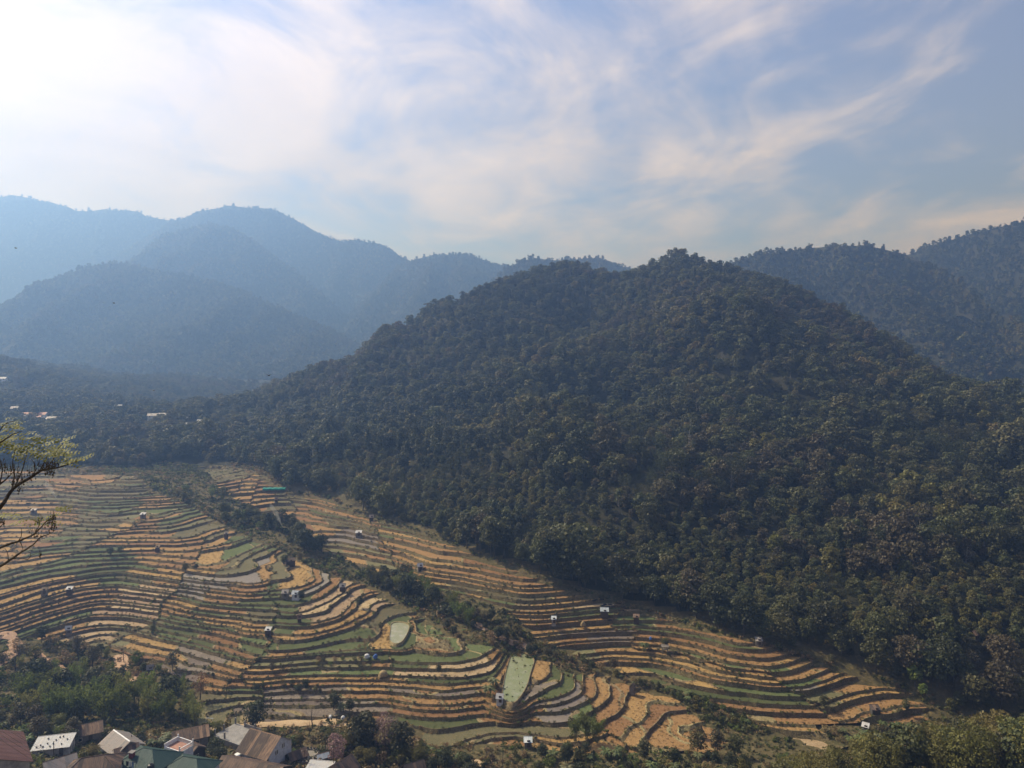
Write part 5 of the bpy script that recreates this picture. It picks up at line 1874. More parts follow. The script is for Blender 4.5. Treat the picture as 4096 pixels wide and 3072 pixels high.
house('house', 'brown hip-roofed house at the bottom between wires and green roof', 'house', at(370, 3108), R(18), 11.5, 7.5, 2.6, 2.2, 'tin_brown', 'dirty_wall', hip=3.4, cap='tin_brown', base=4)
house('shed', 'shed with translucent patched roof under the wires', 'shed', at(240, 3093), R(40), 6.0, 5.0, 2.2, 1.6, 'tin_grey', 'wood_grey', trim='wood_grey', base=4)
house('shed', 'white flat-roofed shed at the bottom edge beside a pole', 'shed', at(1280, 3098), R(-8), 6.0, 3.0, 2.0, 0.4, 'tin_white', 'dirty_wall', mono=True, cap='tin_white')
house('house', 'grey gabled house at the bottom edge under the pink cherry', 'house', at(1365, 3108), R(55), 6.5, 5.5, 2.4, 1.9, 'tin_brown', 'concrete', trim='wood_grey')
house('shed', 'tiny pale tin shed between the poles', 'shed', at(1290, 3044), R(30), 2.6, 2.0, 1.6, 0.6, 'tin_blue', 'wood_grey')
house('house', 'brown pointed roof just below the dark trees', 'house', at(1655, 3110), R(30), 5.0, 4.5, 2.2, 1.8, 'tin_brown', 'wood_dark')

# stones on the white roof
rs = random.Random(3)
for i, (u, v) in enumerate(((-3.3, -1.6), (-2.6, -1.0), (-1.9, -1.7), (-1.6, 1.2), (-1.2, -0.6), (-0.3, -1.8), (0.2, -0.9), (0.4, 0.4), (1.0, 1.3), (1.7, 1.5), (2.2, -1.4), (3.0, 0.2))):
    c_ = h2.matrix_basis @ Vector((u, v, 2.3 + 0.8 * (v + 2.3) / 4.6 + 0.26))
    mb = MB()
    n_ = 7
    vs_ = [(0.22 * math.cos(a_) * rs.uniform(0.6, 1.3), 0.16 * math.sin(a_) * rs.uniform(0.75, 1.2), z_) for z_ in (-0.14, 0.04) for a_ in [k * 6.283 / n_ for k in range(n_)]] + [(0, 0, 0.16)]
    mb.add(vs_, [tuple(range(n_ - 1, -1, -1))] + [(k, (k + 1) % n_, n_ + (k + 1) % n_, n_ + k) for k in range(n_)] + [(n_ + k, n_ + (k + 1) % n_, 2 * n_) for k in range(n_)])
    o = mb.build('roof_stone', 'stone_dark')
    o.location = c_
    o.rotation_euler = (0, 0, rs.uniform(0, 6))
    tag(o, 'black stone on the flat white roof, %s from its left end' % ('first', 'second', 'third', 'fourth', 'fifth', 'sixth', 'seventh', 'eighth', 'ninth', 'tenth', 'eleventh', 'twelfth')[i], 'stone', 'stones on the white roof')


def on(root, p):
    return tuple(root.matrix_basis @ Vector(p))


# red hatch with pale lid on the green roof, a part of that house
mb = MB()
mb.box((-2.6, -2.2, 4.95), (1.0, 1.0, 1.3))
ht_ = mb.build('roof_hatch', 'red_paint', hg)
mb = MB()
mb.box((-2.6, -2.2, 5.68), (1.4, 1.4, 0.12))
mb.build('lid', 'tin_grey', ht_)

# white balcony terrace with balusters
bal = empty('balcony_terrace', lifted(at(715, 3055), 0), R(-26))
tag(bal, 'white roof terrace with baluster railing beside the green roof', 'terrace')
mb = MB()
mb.box((0, 0, 1.2), (5.6, 4.2, 6.4))
mb.build('block', 'white_wall', bal)
mb = MB()
mb.box((0, 0, 4.43), (5.2, 3.8, 0.06))
mb.build('floor', 'terracotta', bal)
mb = MB()
mb.box((-2.7, 0, 4.95), (0.16, 4.2, 1.1))
mb.build('parapet', 'white_paint', bal)
mb = MB()
mb.box((0, -2.02, 4.62), (5.2, 0.16, 0.44))
mb.build('parapet', 'white_paint', bal)
for (p0, p1) in (((-2.6, 2.0), (2.6, 2.0)), ((2.7, -1.9), (2.7, 1.9))):
    mb = MB()
    cx_, cy_ = (p0[0] + p1[0]) / 2, (p0[1] + p1[1]) / 2
    ln_ = math.hypot(p1[0] - p0[0], p1[1] - p0[1])
    an_ = math.atan2(p1[1] - p0[1], p1[0] - p0[0])
    mb.box((cx_, cy_, 5.35), (ln_, 0.18, 0.12), an_)
    rl = mb.build('handrail', 'white_paint', bal)
    for k in range(int(ln_ / 0.36)):
        f = (k + 0.5) / int(ln_ / 0.36)
        mb = MB()
        x_, y_ = p0[0] + (p1[0] - p0[0]) * f, p0[1] + (p1[1] - p0[1]) * f
        mb.tube([(x_, y_, 4.40), (x_, y_, 4.75), (x_, y_, 5.0), (x_, y_, 5.30)], [0.05, 0.09, 0.05, 0.06], 6)
        mb.build('baluster', 'white_paint', rl)
for cxy in ((-2.7, 2.05), (2.7, 2.05), (2.7, -2.0)):
    mb = MB()
    mb.box((cxy[0], cxy[1], 5.2), (0.22, 0.22, 1.7))
    mb.build('corner_post', 'white_paint', bal)

# water tank
wt = empty('water_tank', at_z(603, 3083, 22.3))
tag(wt, 'black plastic water tank in front of the green roofs', 'tank')
mb = MB()
mb.tube([(0, 0, -6), (0, 0, 1.2), (0, 0, 1.45), (0, 0, 1.6)], [0.75, 0.75, 0.62, 0.3], 16)
for zz_ in (-0.3, 0.2, 0.7):
    mb.tube([(0, 0, zz_), (0, 0, zz_ + 0.1)], [0.79, 0.79], 16)
mb.build('tank_body', 'black_plastic', wt)
mb = MB()
mb.tube([(0, 0, 1.58), (0, 0, 1.75)], [0.28, 0.24], 12)
mb.build('lid', 'black_plastic', wt)
# clothes on a line
ln = empty('clothes_line', at_z(512, 3062, 21.5), R(-14))
tag(ln, 'washing hung out before the green roof, black, white and blue', 'laundry')
mb = MB()
mb.tube([(-2.2, 0, 1.1), (0, 0, 1.0), (2.2, 0, 1.1)], 0.03, 4)
mb.build('line', 'wire_metal', ln)
for i, (m_, u, w_, h_) in enumerate((('black_cloth', -1.5, 0.6, 1.0), ('black_cloth', -0.2, 0.7, 1.2), ('white_cloth', 0.6, 0.75, 1.2), ('blue_cloth', 1.35, 0.45, 1.35))):
    mb = MB()
    vs_ = []
    for a_ in range(5):
        for b_ in range(4):
            vs_.append((u + (a_ / 4 - 0.5) * w_, 0.06 * math.sin(a_ * 1.9 + b_) * b_ / 3, 1.02 - h_ * b_ / 3))
    mb.add(vs_, [(a_ * 4 + b_, a_ * 4 + b_ + 1, (a_ + 1) * 4 + b_ + 1, (a_ + 1) * 4 + b_) for a_ in range(4) for b_ in range(3)])
    mb.build('garment', m_, ln)
for u in (-2.2, 2.2):
    mb = MB()
    mb.tube([(u, 0, -4), (u, 0, 1.15)], 0.04, 5)
    mb.build('pole', 'wood_grey', ln)
# teal sheet by the white shed
mb = MB()
mb.add([(-1.5, 0, 0), (0, -0.12, 0), (1.5, 0, 0), (1.5, 0.03, 1.7), (0, -0.05, 1.6), (-1.5, 0.0, 1.75), (-1.5, .08, 0), (0, -.04, 0), (1.5, .08, 0), (1.5, .11, 1.7), (0, .03, 1.6), (-1.5, .08, 1.75)], [(0, 1, 4, 5), (1, 2, 3, 4), (7, 6, 11, 10), (8, 7, 10, 9), (5, 4, 10, 11), (4, 3, 9, 10), (2, 8, 9, 3), (6, 0, 5, 11)])
o = mb.build('tarpaulin_screen', 'teal_cloth')
o.location = at_z(156, 3050, 17)
o.rotation_euler = (0, 0, R(14))
tag(o, 'teal tarpaulin screen hanging below the white-roofed shed', 'tarpaulin')

# unfinished concrete floor with pillars
sl_ = empty('concrete_platform', at(955, 2972), R(-28))
tag(sl_, 'unfinished concrete platform with bare pillars above the white car', 'platform')
mb = MB()
mb.box((0, 0, 0.2), (11.5, 8.0, 4.6))
mb.build('slab', 'concrete', sl_)
for (x_, y_) in ((-5.4, 3.6), (-1.6, 3.6), (2.4, 3.6), (-5.4, -0.5), (-5.4, -3.6), (-1.5, -3.6)):
    mb = MB()
    mb.box((x_, y_, 3.3), (0.35, 0.35, 1.9))
    mb.build('pillar', 'concrete', sl_)
mb = MB()
mb.box((1.5, 3.9, 2.9), (6.5, 0.15, 0.9))
mb.build('parapet', 'concrete', sl_)


def car(loc, rz):
    root = empty('car', loc, rz)
    tag(root, 'white off-road car parked between the platform and the rusty roof', 'car')
    # side profile (x forward) lofted across the width
    prof = [(-2.05, 0.45), (-2.05, 1.0), (-1.98, 1.62), (-1.80, 1.72), (0.15, 1.70), (0.35, 1.62), (0.78, 1.08), (1.85, 0.98), (2.0, 0.85), (2.02, 0.45)]
    mb = MB()
    hw_ = 0.84
    n_ = len(prof)
    vs_ = []
    for sy, k_ in ((-1, 1), (1, 1)):
        for (x_, z_) in prof:
            inset = 0.10 if z_ > 1.1 else 0.0
            vs_.append((x_, sy * (hw_ - inset), z_))
    mb.add(vs_, [tuple(range(n_)), tuple(range(2 * n_ - 1, n_ - 1, -1))] + [(j, j + n_, (j + 1) % n_ + n_, (j + 1) % n_) for j in range(n_)])
    mb.build('body', 'white_paint', root)

    def pane(vs):
        m2 = MB()
        m2.add(vs, [(0, 1, 2, 3)])
        m2.build('window', 'dark_glass', root)
    pane([(0.39, -0.66, 1.58), (0.39, 0.66, 1.58), (0.79, 0.74, 1.10), (0.79, -0.74, 1.10)])
    pane([(-2.02, -0.62, 1.58), (-2.02, 0.62, 1.58), (-2.07, 0.66, 1.12), (-2.07, -0.66, 1.12)])
    for sy in (-1, 1):
        for x0_, x1_ in ((-1.85, -0.75), (-0.65, 0.35)):
            pane([(x0_, sy * 0.765, 1.55), (x1_ - (0.12 if x1_ > 0 else 0), sy * 0.765, 1.55), (x1_ + (0.15 if x1_ > 0 else 0), sy * 0.80, 1.15), (x0_, sy * 0.80, 1.15)])
        for x_ in (-1.3, 1.25):
            m2 = MB()
            m2.tube([(x_, sy * 0.70, 0.36), (x_, sy * 0.90, 0.36)], 0.36, 14)
            w_ = m2.build('wheel', 'rubber', root)
            m2 = MB()
            m2.tube([(x_, sy * 0.86, 0.36), (x_, sy * 0.93, 0.36)], 0.20, 10)
            m2.build('rim', 'steel', w_)
        m2 = MB()
        m2.box((2.02, sy * 0.6, 0.80), (0.06, 0.28, 0.18))
        m2.build('headlight', 'steel', root)
    m2 = MB()
    m2.box((2.05, 0, 0.50), (0.14, 1.6, 0.18))
    m2.build('bumper', 'black_plastic', root)
    for y_ in (-0.5, 0.5):
        m2 = MB()
        m2.box((-0.8, y_, 1.76), (1.9, 0.05, 0.06))
        m2.build('roof_rack_rail', 'white_paint', root)
    return root


car(at_z(972, 3022, 13.0), R(-128))
mb = MB()
mb.box((0, 0, -1.5), (4.6, 11, 3.0))
o = mb.build('parking_pad', 'concrete')
o.location = at_z(955, 3038, 12.98)
o.rotation_euler = (0, 0, R(-38))
tag(o, kind='structure')

# round stone seat
rs_ = empty('round_stone_seat', at(1225, 3040))
tag(rs_, 'round stone meeting place ringed with upright stones', 'stone circle')
mb = MB()
n_ = 28
vs_ = []
for z_, r_ in ((-2.0, 3.6), (1.4, 3.5), (1.4, 2.9), (1.1, 2.85)):
    for k in range(n_):
        vs_.append((r_ * math.cos(k * 6.283 / n_), r_ * math.sin(k * 6.283 / n_), z_))
mb.add(vs_, [(q * n_ + k, q * n_ + (k + 1) % n_, (q + 1) * n_ + (k + 1) % n_, (q + 1) * n_ + k) for q in range(3) for k in range(n_)] + [tuple(3 * n_ + k for k in range(n_))])
mb.build('wall', 'stone_grey', rs_)
for k in range(22):
    a_ = k * 6.283 / 22
    mb = MB()
    mb.box((3.2 * math.cos(a_), 3.2 * math.sin(a_), 1.4 + 0.22 * rs.uniform(0.8, 1.2)), (0.28, 0.5 * rs.uniform(0.7, 1.1), 0.45 * rs.uniform(0.8, 1.3)), a_)
    mb.build('upright_stone', 'stone_dark', rs_)


def pole(px, py_base, h, label, arm=True, D=None):
    p = at(px, py_base) if D is None else (((px - 2048) / FPX * D), D, float(base_h(np.array([(px - 2048) / FPX * D]), np.array([D]))[0]))
    root = empty('utility_pole', p, R(20))
    tag(root, label, 'pole')
    mb = MB()
    mb.tube([(0, 0, -0.5), (0, 0, h)], [0.12, 0.08], 7)
    mb.build('shaft', 'wood_dark', root)
    if arm:
        mb = MB()
        mb.box((0, 0, h - 0.4), (1.5, 0.08, 0.1))
        a_ = mb.build('crossarm', 'wood_dark', root)
        for u in (-0.6, 0, 0.6):
            mb = MB()
            mb.tube([(u, 0, h - 0.35), (u, 0, h - 0.15)], 0.05, 6)
            mb.build('insulator', 'white_paint', a_)
    return root, (p[0], p[1], p[2] + h - 0.15)


_, t1 = pole(1217, 3085, 5.6, 'wooden utility pole beside the round stone seat')
_, t2 = pole(1335, 3095, 7.2, 'dark utility pole at the bottom edge left of the pink cherry')
_, t3 = pole(526, 3010, 4.6, 'thin pole rising beside the grey sheet roof', arm=False)
_, t6 = pole(215, 3040, 4.6, 'thin pole in front of the white-roofed shed', arm=False)


def wire(p, q, sag, label, mat='wire_metal', r=0.025):
    mb = MB()
    pts = []
    for i in range(13):
        f = i / 12
        pts.append((p[0] + (q[0] - p[0]) * f, p[1] + (q[1] - p[1]) * f, p[2] + (q[2] - p[2]) * f - sag * 4 * f * (1 - f)))
    mb.tube(pts, r, 4)
    o = mb.build('power_line', mat)
    tag(o, label, 'cable', 'power lines over the village')


def ray(px, py, D):
    return pix(px, py, D)


for i, (a_, b_) in enumerate((((-60, 2862), (330, 3090)), ((-60, 2880), (300, 3100)), ((-60, 2898), (265, 3090)), ((-60, 2915), (250, 3110)), ((-60, 2850), (290, 3062)))):
    wire(ray(*a_, 96), ray(*b_, 140), 0.25, 'pale power line crossing the lower left roofs, %s of five from above' % ('first', 'second', 'third', 'fourth', 'fifth')[i], r=0.02)
for i, (a_, b_) in enumerate((((390, 2918), (900, 2985)), ((390, 2925), (900, 2992)), ((390, 2932), (900, 3000)))):
    wire(ray(*a_, 186), ray(*b_, 188), 0.3, 'dark thin power line in front of the bamboo, %s of three' % ('upper', 'middle', 'lower')[i], 'wire_metal', 0.018)
wire(t1, t2, 0.3, 'power line between the two utility poles by the stone seat', 'wire_dark', 0.02)
wire(t2, ray(1640, 3075, 190), 0.3, 'power line running right from the dark utility pole', 'wire_dark', 0.02)

# greenery between the roofs
for k_, px_, py_, h_, lb_ in (
    ('shrub', 335, 3050, 3.2, 'yellow-green shrub between white-roofed shed and grey house'), ('yellowgreen', 375, 3045, 4.2, 'leafy bush tree between the white roof and the grey roof'),
    ('dark', 290, 2985, 4.5, 'dark bush hiding the left end of the rusty gabled house'), ('shrub', 420, 3060, 2.6, 'shrub in front of the grey sheet-roofed house'),
    ('banana', 60, 2960, 4.5, 'banana plant above the dark red roof'), ('banana', 100, 2985, 3.8, 'second banana plant above the dark red roof, lower one'),
    ('dark', 860, 3040, 5.5, 'round dark bush left of the white car'), ('dark', 880, 3060, 4.6, 'second dark bush left of the white car, lower one'),
    ('shrub', 850, 3075, 3.0, 'yellowish shrub under the dark bushes by the car'), ('banana', 640, 2985, 3.6, 'banana plant behind the green roof, first from the grey house'),
    ('banana', 660, 2975, 3.8, 'banana plant behind the green roof, second from the grey house'), ('banana', 610, 2990, 3.4, 'banana plant just right of the grey roof'),
    ('shrub', 700, 2990, 3.0, 'shrub squeezed between balcony and rusty house'), ('shrub', 830, 2975, 3.5, 'shrub right of the rusty house with pale sheets'),
    ('yellowgreen', 870, 2945, 4.5, 'yellow-green bush left of the concrete platform'), ('shrub', 905, 2925, 3.0, 'shrub behind the concrete platform'),
    ('brown', 1010, 2935, 3.2, 'brown bush behind the patchwork roof'), ('shrub', 1170, 2985, 3.2, 'green shrub right of the white gable'),
    ('yellowgreen', 1200, 2990, 4.0, 'yellow-green bush behind the round stone seat'), ('shrub', 1290, 3030, 3.2, 'shrub right of the round stone seat'),
    ('dark', 560, 2985, 3.8, 'dark bush behind the ridge of the grey house'), ('olive', 200, 2955, 4.4, 'olive bush above the white-roofed shed'), ('brown', 150, 2950, 4.0, 'brownish bush above the white-roofed shed'),
    ('olive', 250, 2960, 4.0, 'olive bush left of the rusty gabled house'),
):
    plant_px(k_, px_, py_, h_, lb_)

# ------------------------------------------------------------------ field huts
HUTS = [
    # px, py, size, roof, wall, rz, label, style
    (2112, 2990, 3.2, 'tin_blue', 'wood_grey', 0, 'pale tin-roofed shed on the straw plot below the bamboo', 'mono'),
    (2000, 2812, 3.0, 'tin_white', 'white_wall', -10, 'small white hut at the foot of the green pond', 'gable'),
    (2530, 2768, 3.0, 'thatch', 'wood_grey', 60, 'thatched field hut at the head of the stubble nose', 'gable'),
    (2798, 2948, 2.2, 'tin_darkred', 'wood_dark', 30, 'small red-roofed hut at the foot of the stubble nose', 'gable'),
    (2418, 2462, 4.4, 'tin_blue', 'wood_dark', -6, 'long pale blue roofed shed beside the pit field', 'mono'),
    (2215, 2495, 2.4, 'tin_blue', 'dirty_wall', -5, 'pale shed standing near the forked leafless tree', 'mono'),
    (2545, 2487, 3.0, 'tin_brown', 'wood_dark', -10, 'dark low shed above the green plots', 'mono'),
    (2660, 2606, 3.4, 'wood_grey', 'wood_grey', 0, 'open pole shelter between green plots and stubble', 'open'),
    (3035, 2582, 3.2, 'tin_grey', 'wood_grey', -8, 'pale hut at the top of the stubble by the forest', 'mono'),
    (3500, 2858, 4.0, 'tin_brown', 'stone_dark', 0, 'dark shed at the bottom of the last stubble field', 'mono'),
    (3462, 2930, 2.6, 'tin_white', 'wood_grey', -35, 'tilted white tin shed among banana plants', 'mono'),
    (1073, 2540, 2.8, 'tin_white', 'wood_dark', -4, 'white-roofed dark hut in the middle of the left terraces', 'mono'),
    (1198, 2490, 2.0, 'tin_rust', 'wood_dark', 10, 'small rusty hut on a green terrace bank', 'gable'),
    (1143, 2388, 3.6, 'tin_grey', 'wood_grey', -5, 'left one of the twin tin-roofed huts', 'gable'),
    (1185, 2392, 4.2, 'tin_blue', 'white_wall', -5, 'right one of the twin tin-roofed huts', 'gable'),
    (1370, 2362, 3.4, 'tin_grey', 'wood_dark', 8, 'grey hut on the stubble right of the twin huts', 'gable'),
    (1160, 2258, 6.0, 'tin_brown', 'wood_dark', 30, 'dark wooden barn on the upper green terraces', 'gable'),
    (1770, 2453, 2.6, 'tin_grey', 'red_paint', 0, 'small grey-roofed hut with red wall by the gully', 'mono'),
    (1680, 2280, 3.2, 'tin_white', 'wood_grey', 20, 'pale hut in the lower right-hand stubble above the bamboo', 'gable'),
    (1485, 2082, 3.0, 'tin_grey', 'wood_dark', 15, 'small hut near the forest edge on the far slope', 'gable'),
    (1435, 2145, 4.2, 'tin_white', 'wood_grey', 4, 'long white roof beside the tilled far-slope terraces', 'mono'),
    (572, 2072, 3.4, 'tin_white', 'wood_grey', -3, 'bright white hut alone on the upper left terraces', 'mono'),
    (135, 2055, 3.6, 'tin_grey', 'wood_grey', 0, 'grey hut at left behind the foreground branches', 'mono'),
    (278, 2374, 3.0, 'tin_white', 'wood_dark', 12, 'white-roofed hut on the lower left stubble', 'mono'),
    (178, 2378, 3.0, 'thatch', 'wood_grey', 5, 'thatched hut left of the white-roofed one', 'mono'),
    (600, 2695, 2.6, 'tin_grey', 'wood_dark', 20, 'grey hut at the corner of the tilled terraces', 'gable'),
    (275, 2535, 2.8, 'tin_white', 'wood_grey', 15, 'pale hut half hidden on the bushy left slope', 'gable'),
    (1105, 2010, 2.2, 'tin_rust', 'wood_dark', 0, 'rusty hut on the bank under the teal net', 'gable'),
    (905, 2150, 2.4, 'wood_grey', 'wood_dark', 0, 'dark lean-to on the curved upper stubble', 'mono'),
    (630, 2205, 2.4, 'thatch', 'wood_dark', 0, 'thatched lean-to on the left stubble terraces', 'mono'),
    (3900, 2555, 4.5, 'tin_rust', 'wood_dark', 25, 'rusty roof in a forest clearing at right', 'gable'),
]
MATS['wood_grey_roof'] = MATS['wood_grey']
for (px_, py_, s_, rf, wl_, rz_, lb, st) in HUTS:
    p = at(px_, py_)
    s_ *= 0.64
    kw = dict(eave=0.25, over=0.25, sheet=1.1, base=1.2)
    if st == 'mono':
        house('field_hut', lb, 'hut', lifted(p, 0.5), R(rz_), s_, s_ * 0.72, 1.5, 0.55, rf, wl_, mono=True, cap=rf, door=('f', 0.2), **kw)
    elif st == 'open':
        house('field_hut', lb, 'hut', lifted(p, 0.5), R(rz_), s_, s_ * 0.5, 1.4, 0.3, rf, wl_, mono=True, cap=rf, posts=True, **kw)
    else:
        house('field_hut', lb, 'hut', lifted(p, 0.5), R(rz_), s_, s_ * 0.78, 1.5, 0.95, rf, wl_, cap=rf, door=('f', 0.2), **kw)

FARH = [
    (140, 1686, 20, 6, 'tin_pink', 'pinkish long roof, largest of the far houses at left'),
    (138, 1700, 11, 5, 'tin_pink', 'smaller pinkish roof just below the largest far house'),
    (95, 1700, 9, 4, 'tin_white', 'white low roof left of the pinkish far houses'),
    (75, 1694, 7, 3.5, 'tin_white', 'faint white roof at the left end of the far houses'),
    (220, 1704, 12, 5, 'tin_grey', 'pale grey roof right of the pinkish far houses'),
    (247, 1708, 5, 3.5, 'tin_white', 'tiny white roof beside the pale grey far roof'),
    (470, 1652, 8, 4, 'tin_white', 'small white house among trees at the valley head, upper'),
    (612, 1690, 8, 4, 'tin_grey', 'pale house among trees in the middle of the valley head'),
    (650, 1688, 6, 4, 'tin_grey', 'grey roof right of the pale valley-head house'),
    (748, 1702, 6, 4, 'tin_white', 'bright white speck house in the valley forest, upper'),
    (746, 1730, 5, 3.5, 'tin_white', 'bright white speck house in the valley forest, lower'),
    (810, 1716, 8, 3.5, 'tin_white', 'thin white roof right of the two speck houses'),
    (60, 1660, 6, 4, 'tin_grey', 'small hut above the left far houses'),
    (12, 1535, 8, 5, 'tin_white', 'white roof high on the hazy slope at the left edge'),
]
for (px_, py_, L_, W_, rf, lb) in FARH:
    p = at(px_, py_)
    house('far_house', lb, 'house', lifted(p, 4.0), R(5), L_, W_, 2.5, 1.6, rf, 'white_wall', cap=rf, sheet=3.0, base=8, wins=(('f', -L_ * 0.25, 1.3, 1.0, 1.0), ('f', L_ * 0.25, 1.3, 1.0, 1.0)))
p = at(2520, 1092)
house('lookout_shelter', 'small lookout shelter on the saddle of the big hill', 'shelter', lifted(p, 4.5), R(5), 11, 4, 2.4, 1.0, 'tin_green', 'wood_dark', mono=True, cap='tin_green', sheet=2.0, base=6)

# teal shade net over seedbeds
sn = empty('shade_net', at_z(1100, 1962, float(base_h(np.array([-128.0]), np.array([405.0]))[0]) + 0.6), R(4))
x_, y_, z_ = at(1098, 1962)
sn.location = (x_, y_, z_ + 0.4)
tag(sn, 'long teal shade net stretched over a far terrace', 'net')
mb = MB()
vs_, fs_ = [], []
for i in range(13):
    for j, (dy, dz) in enumerate(((-2.2, 0.1), (-2.1, 1.4), (0, 2.0), (2.1, 1.5), (2.2, 0.1))):
        vs_.append(((i / 12 - 0.5) * 13, dy * 0.7, dz * 0.7 + 0.12 * math.sin(i * 2.1)))
for i in range(12):
    for j in range(4):
        fs_.append((i * 5 + j, (i + 1) * 5 + j, (i + 1) * 5 + j + 1, i * 5 + j + 1))
mb.add(vs_, fs_)
mb.build('net_cover', 'teal_net', sn)
for i in range(5):
    mb = MB()
    mb.tube([((i / 4 - 0.5) * 12.6, -1.4, -0.6), ((i / 4 - 0.5) * 12.6, -1.4, 0.9)], 0.06, 5)
    mb.build('post', 'wood_grey', sn)


def heap(name, px, py, r_, h_, mat, label, cat):
    p = at(px, py)
    mb = MB()
    n_, m_ = 12, 5
    q = random.Random(px)
    vs_ = []
    for j in range(m_):
        f = j / (m_ - 1)
        for k in range(n_):
            a_ = k * 6.283 / n_
            rr_ = r_ * math.cos(f * 1.45) ** 0.7 * q.uniform(0.7, 1.2)
            vs_.append((rr_ * math.cos(a_), rr_ * math.sin(a_), h_ * f - (0.5 if j == 0 else 0)))
    vs_.append((0, 0, h_ * 1.04))
    mb.add(vs_, [(j * n_ + k, j * n_ + (k + 1) % n_, (j + 1) * n_ + (k + 1) % n_, (j + 1) * n_ + k) for j in range(m_ - 1) for k in range(n_)] + [((m_ - 1) * n_ + k, (m_ - 1) * n_ + (k + 1) % n_, m_ * n_) for k in range(n_)])
    o = mb.build(name, mat, smooth=True)
    o.location = lifted(p, 0.4)
    tag(o, label, cat)


heap('straw_stack', 1532, 2702, 1.5, 1.3, 'straw_heap', 'round straw stack on the long brown terrace', 'straw stack')
heap('straw_stack', 2332, 2502, 1.0, 1.2, 'straw_heap', 'straw stack beside the forked leafless tree', 'straw stack')
heap('sack_pile', 1322, 2872, 0.7, 0.5, 'white_cloth', 'heap of white sacks by the dirt track', 'sacks')
heap('sack_pile', 1372, 2876, 0.6, 0.6, 'white_cloth', 'heap of white sacks right of the first, by the track', 'sacks')
heap('tarpaulin_heap', 1468, 2628, 0.9, 0.7, 'white_cloth', 'white tarpaulin heap on the terrace bank', 'tarpaulin')
heap('tarpaulin_heap', 1502, 2630, 0.8, 0.8, 'blue_cloth', 'blue tarpaulin heap on the terrace bank', 'tarpaulin')
heap('tarpaulin_heap', 2602, 2556, 0.5, 0.5, 'blue_cloth', 'small blue cover lying on the green plots', 'tarpaulin')

# goal posts at the playing field
gp = empty('goal_frame', lifted(at(838, 2893), 0.2), R(-6))
tag(gp, 'white goal frame on the dull green field', 'goal')
for nm, pts_ in (('post', [(-1.1, 0, -0.5), (-1.1, 0, 1.3)]), ('post', [(1.1, 0, -0.5), (1.1, 0, 1.3)]), ('crossbar', [(-1.16, 0, 1.3), (1.16, 0, 1.3)])):
    mb = MB()
    mb.tube(pts_, 0.06, 6)
    mb.build(nm, 'white_paint', gp)


# ------------------------------------------------------------------ tracks
def strip(name, pl, w, mat, dz=0.22):
    P = []
    for i in range(len(pl) - 1):
        for k in range(6):
            f = k / 6
            P.append((pl[i][0] + (pl[i + 1][0] - pl[i][0]) * f, pl[i][1] + (pl[i + 1][1] - pl[i][1]) * f))
    P.append(pl[-1])
    G = np.array([at(*p)[:2] for p in P])
    ker = np.array([1, 2, 3, 2, 1]) / 9
    G = np.stack([np.convolve(np.pad(G[:, i], 2, mode='edge'), ker, 'valid') for i in range(2)], -1)
    T = np.gradient(G, axis=0)
    T /= np.linalg.norm(T, axis=1, keepdims=True)
    Nn = np.stack([-T[:, 1], T[:, 0]], -1)
    rows = []
    us = np.array([-1, -0.5, 0, 0.5, 1])
    wv = w * (1 + 0.25 * np.sin(np.arange(len(G)) * 0.9))
    for u in us:
        q = G + Nn * (u * wv[:, None] / 2)
        rows.append(np.column_stack([q, base_h(q[:, 0], q[:, 1]) + dz - 0.25 * abs(u) ** 3]))
    V = np.stack(rows, 1)
    n, m = V.shape[:2]
    ix = np.arange(n * m).reshape(n, m)
    f = np.stack([ix[:-1, :-1], ix[1:, :-1], ix[1:, 1:], ix[:-1, 1:]], -1).reshape(-1, 4)
    o = mesh_obj(name, V.reshape(-1, 3), f, mat, smooth=True)
    tag(o, kind='structure')


strip('dirt_track', [(740, 2940), (830, 2925), (930, 2912), (1050, 2900), (1200, 2896), (1330, 2890), (1420, 2915), (1450, 2950)], 3.4, 'track_dirt', 0.45)
strip('dirt_road', [(-40, 2560), (20, 2535), (55, 2555), (60, 2590), (35, 2625), (10, 2665), (-40, 2700)], 4.0, 'track_dirt', 0.45)
strip('dirt_path', [(130, 2605), (190, 2640), (250, 2680), (330, 2720)], 3.0, 'track_dirt', 0.4)
strip('slope_path', [(1880, 2480), (1960, 2530), (2040, 2570), (2110, 2590)], 2.2, 'track_dirt', 0.35)
strip('near_path', [(1650, 3040), (1750, 3030), (1850, 3040), (1950, 3062)], 3.0, 'track_dirt', 0.4)
strip('side_path', [(460, 2620), (500, 2690), (540, 2730)], 5.0, 'track_dirt', 0.4)


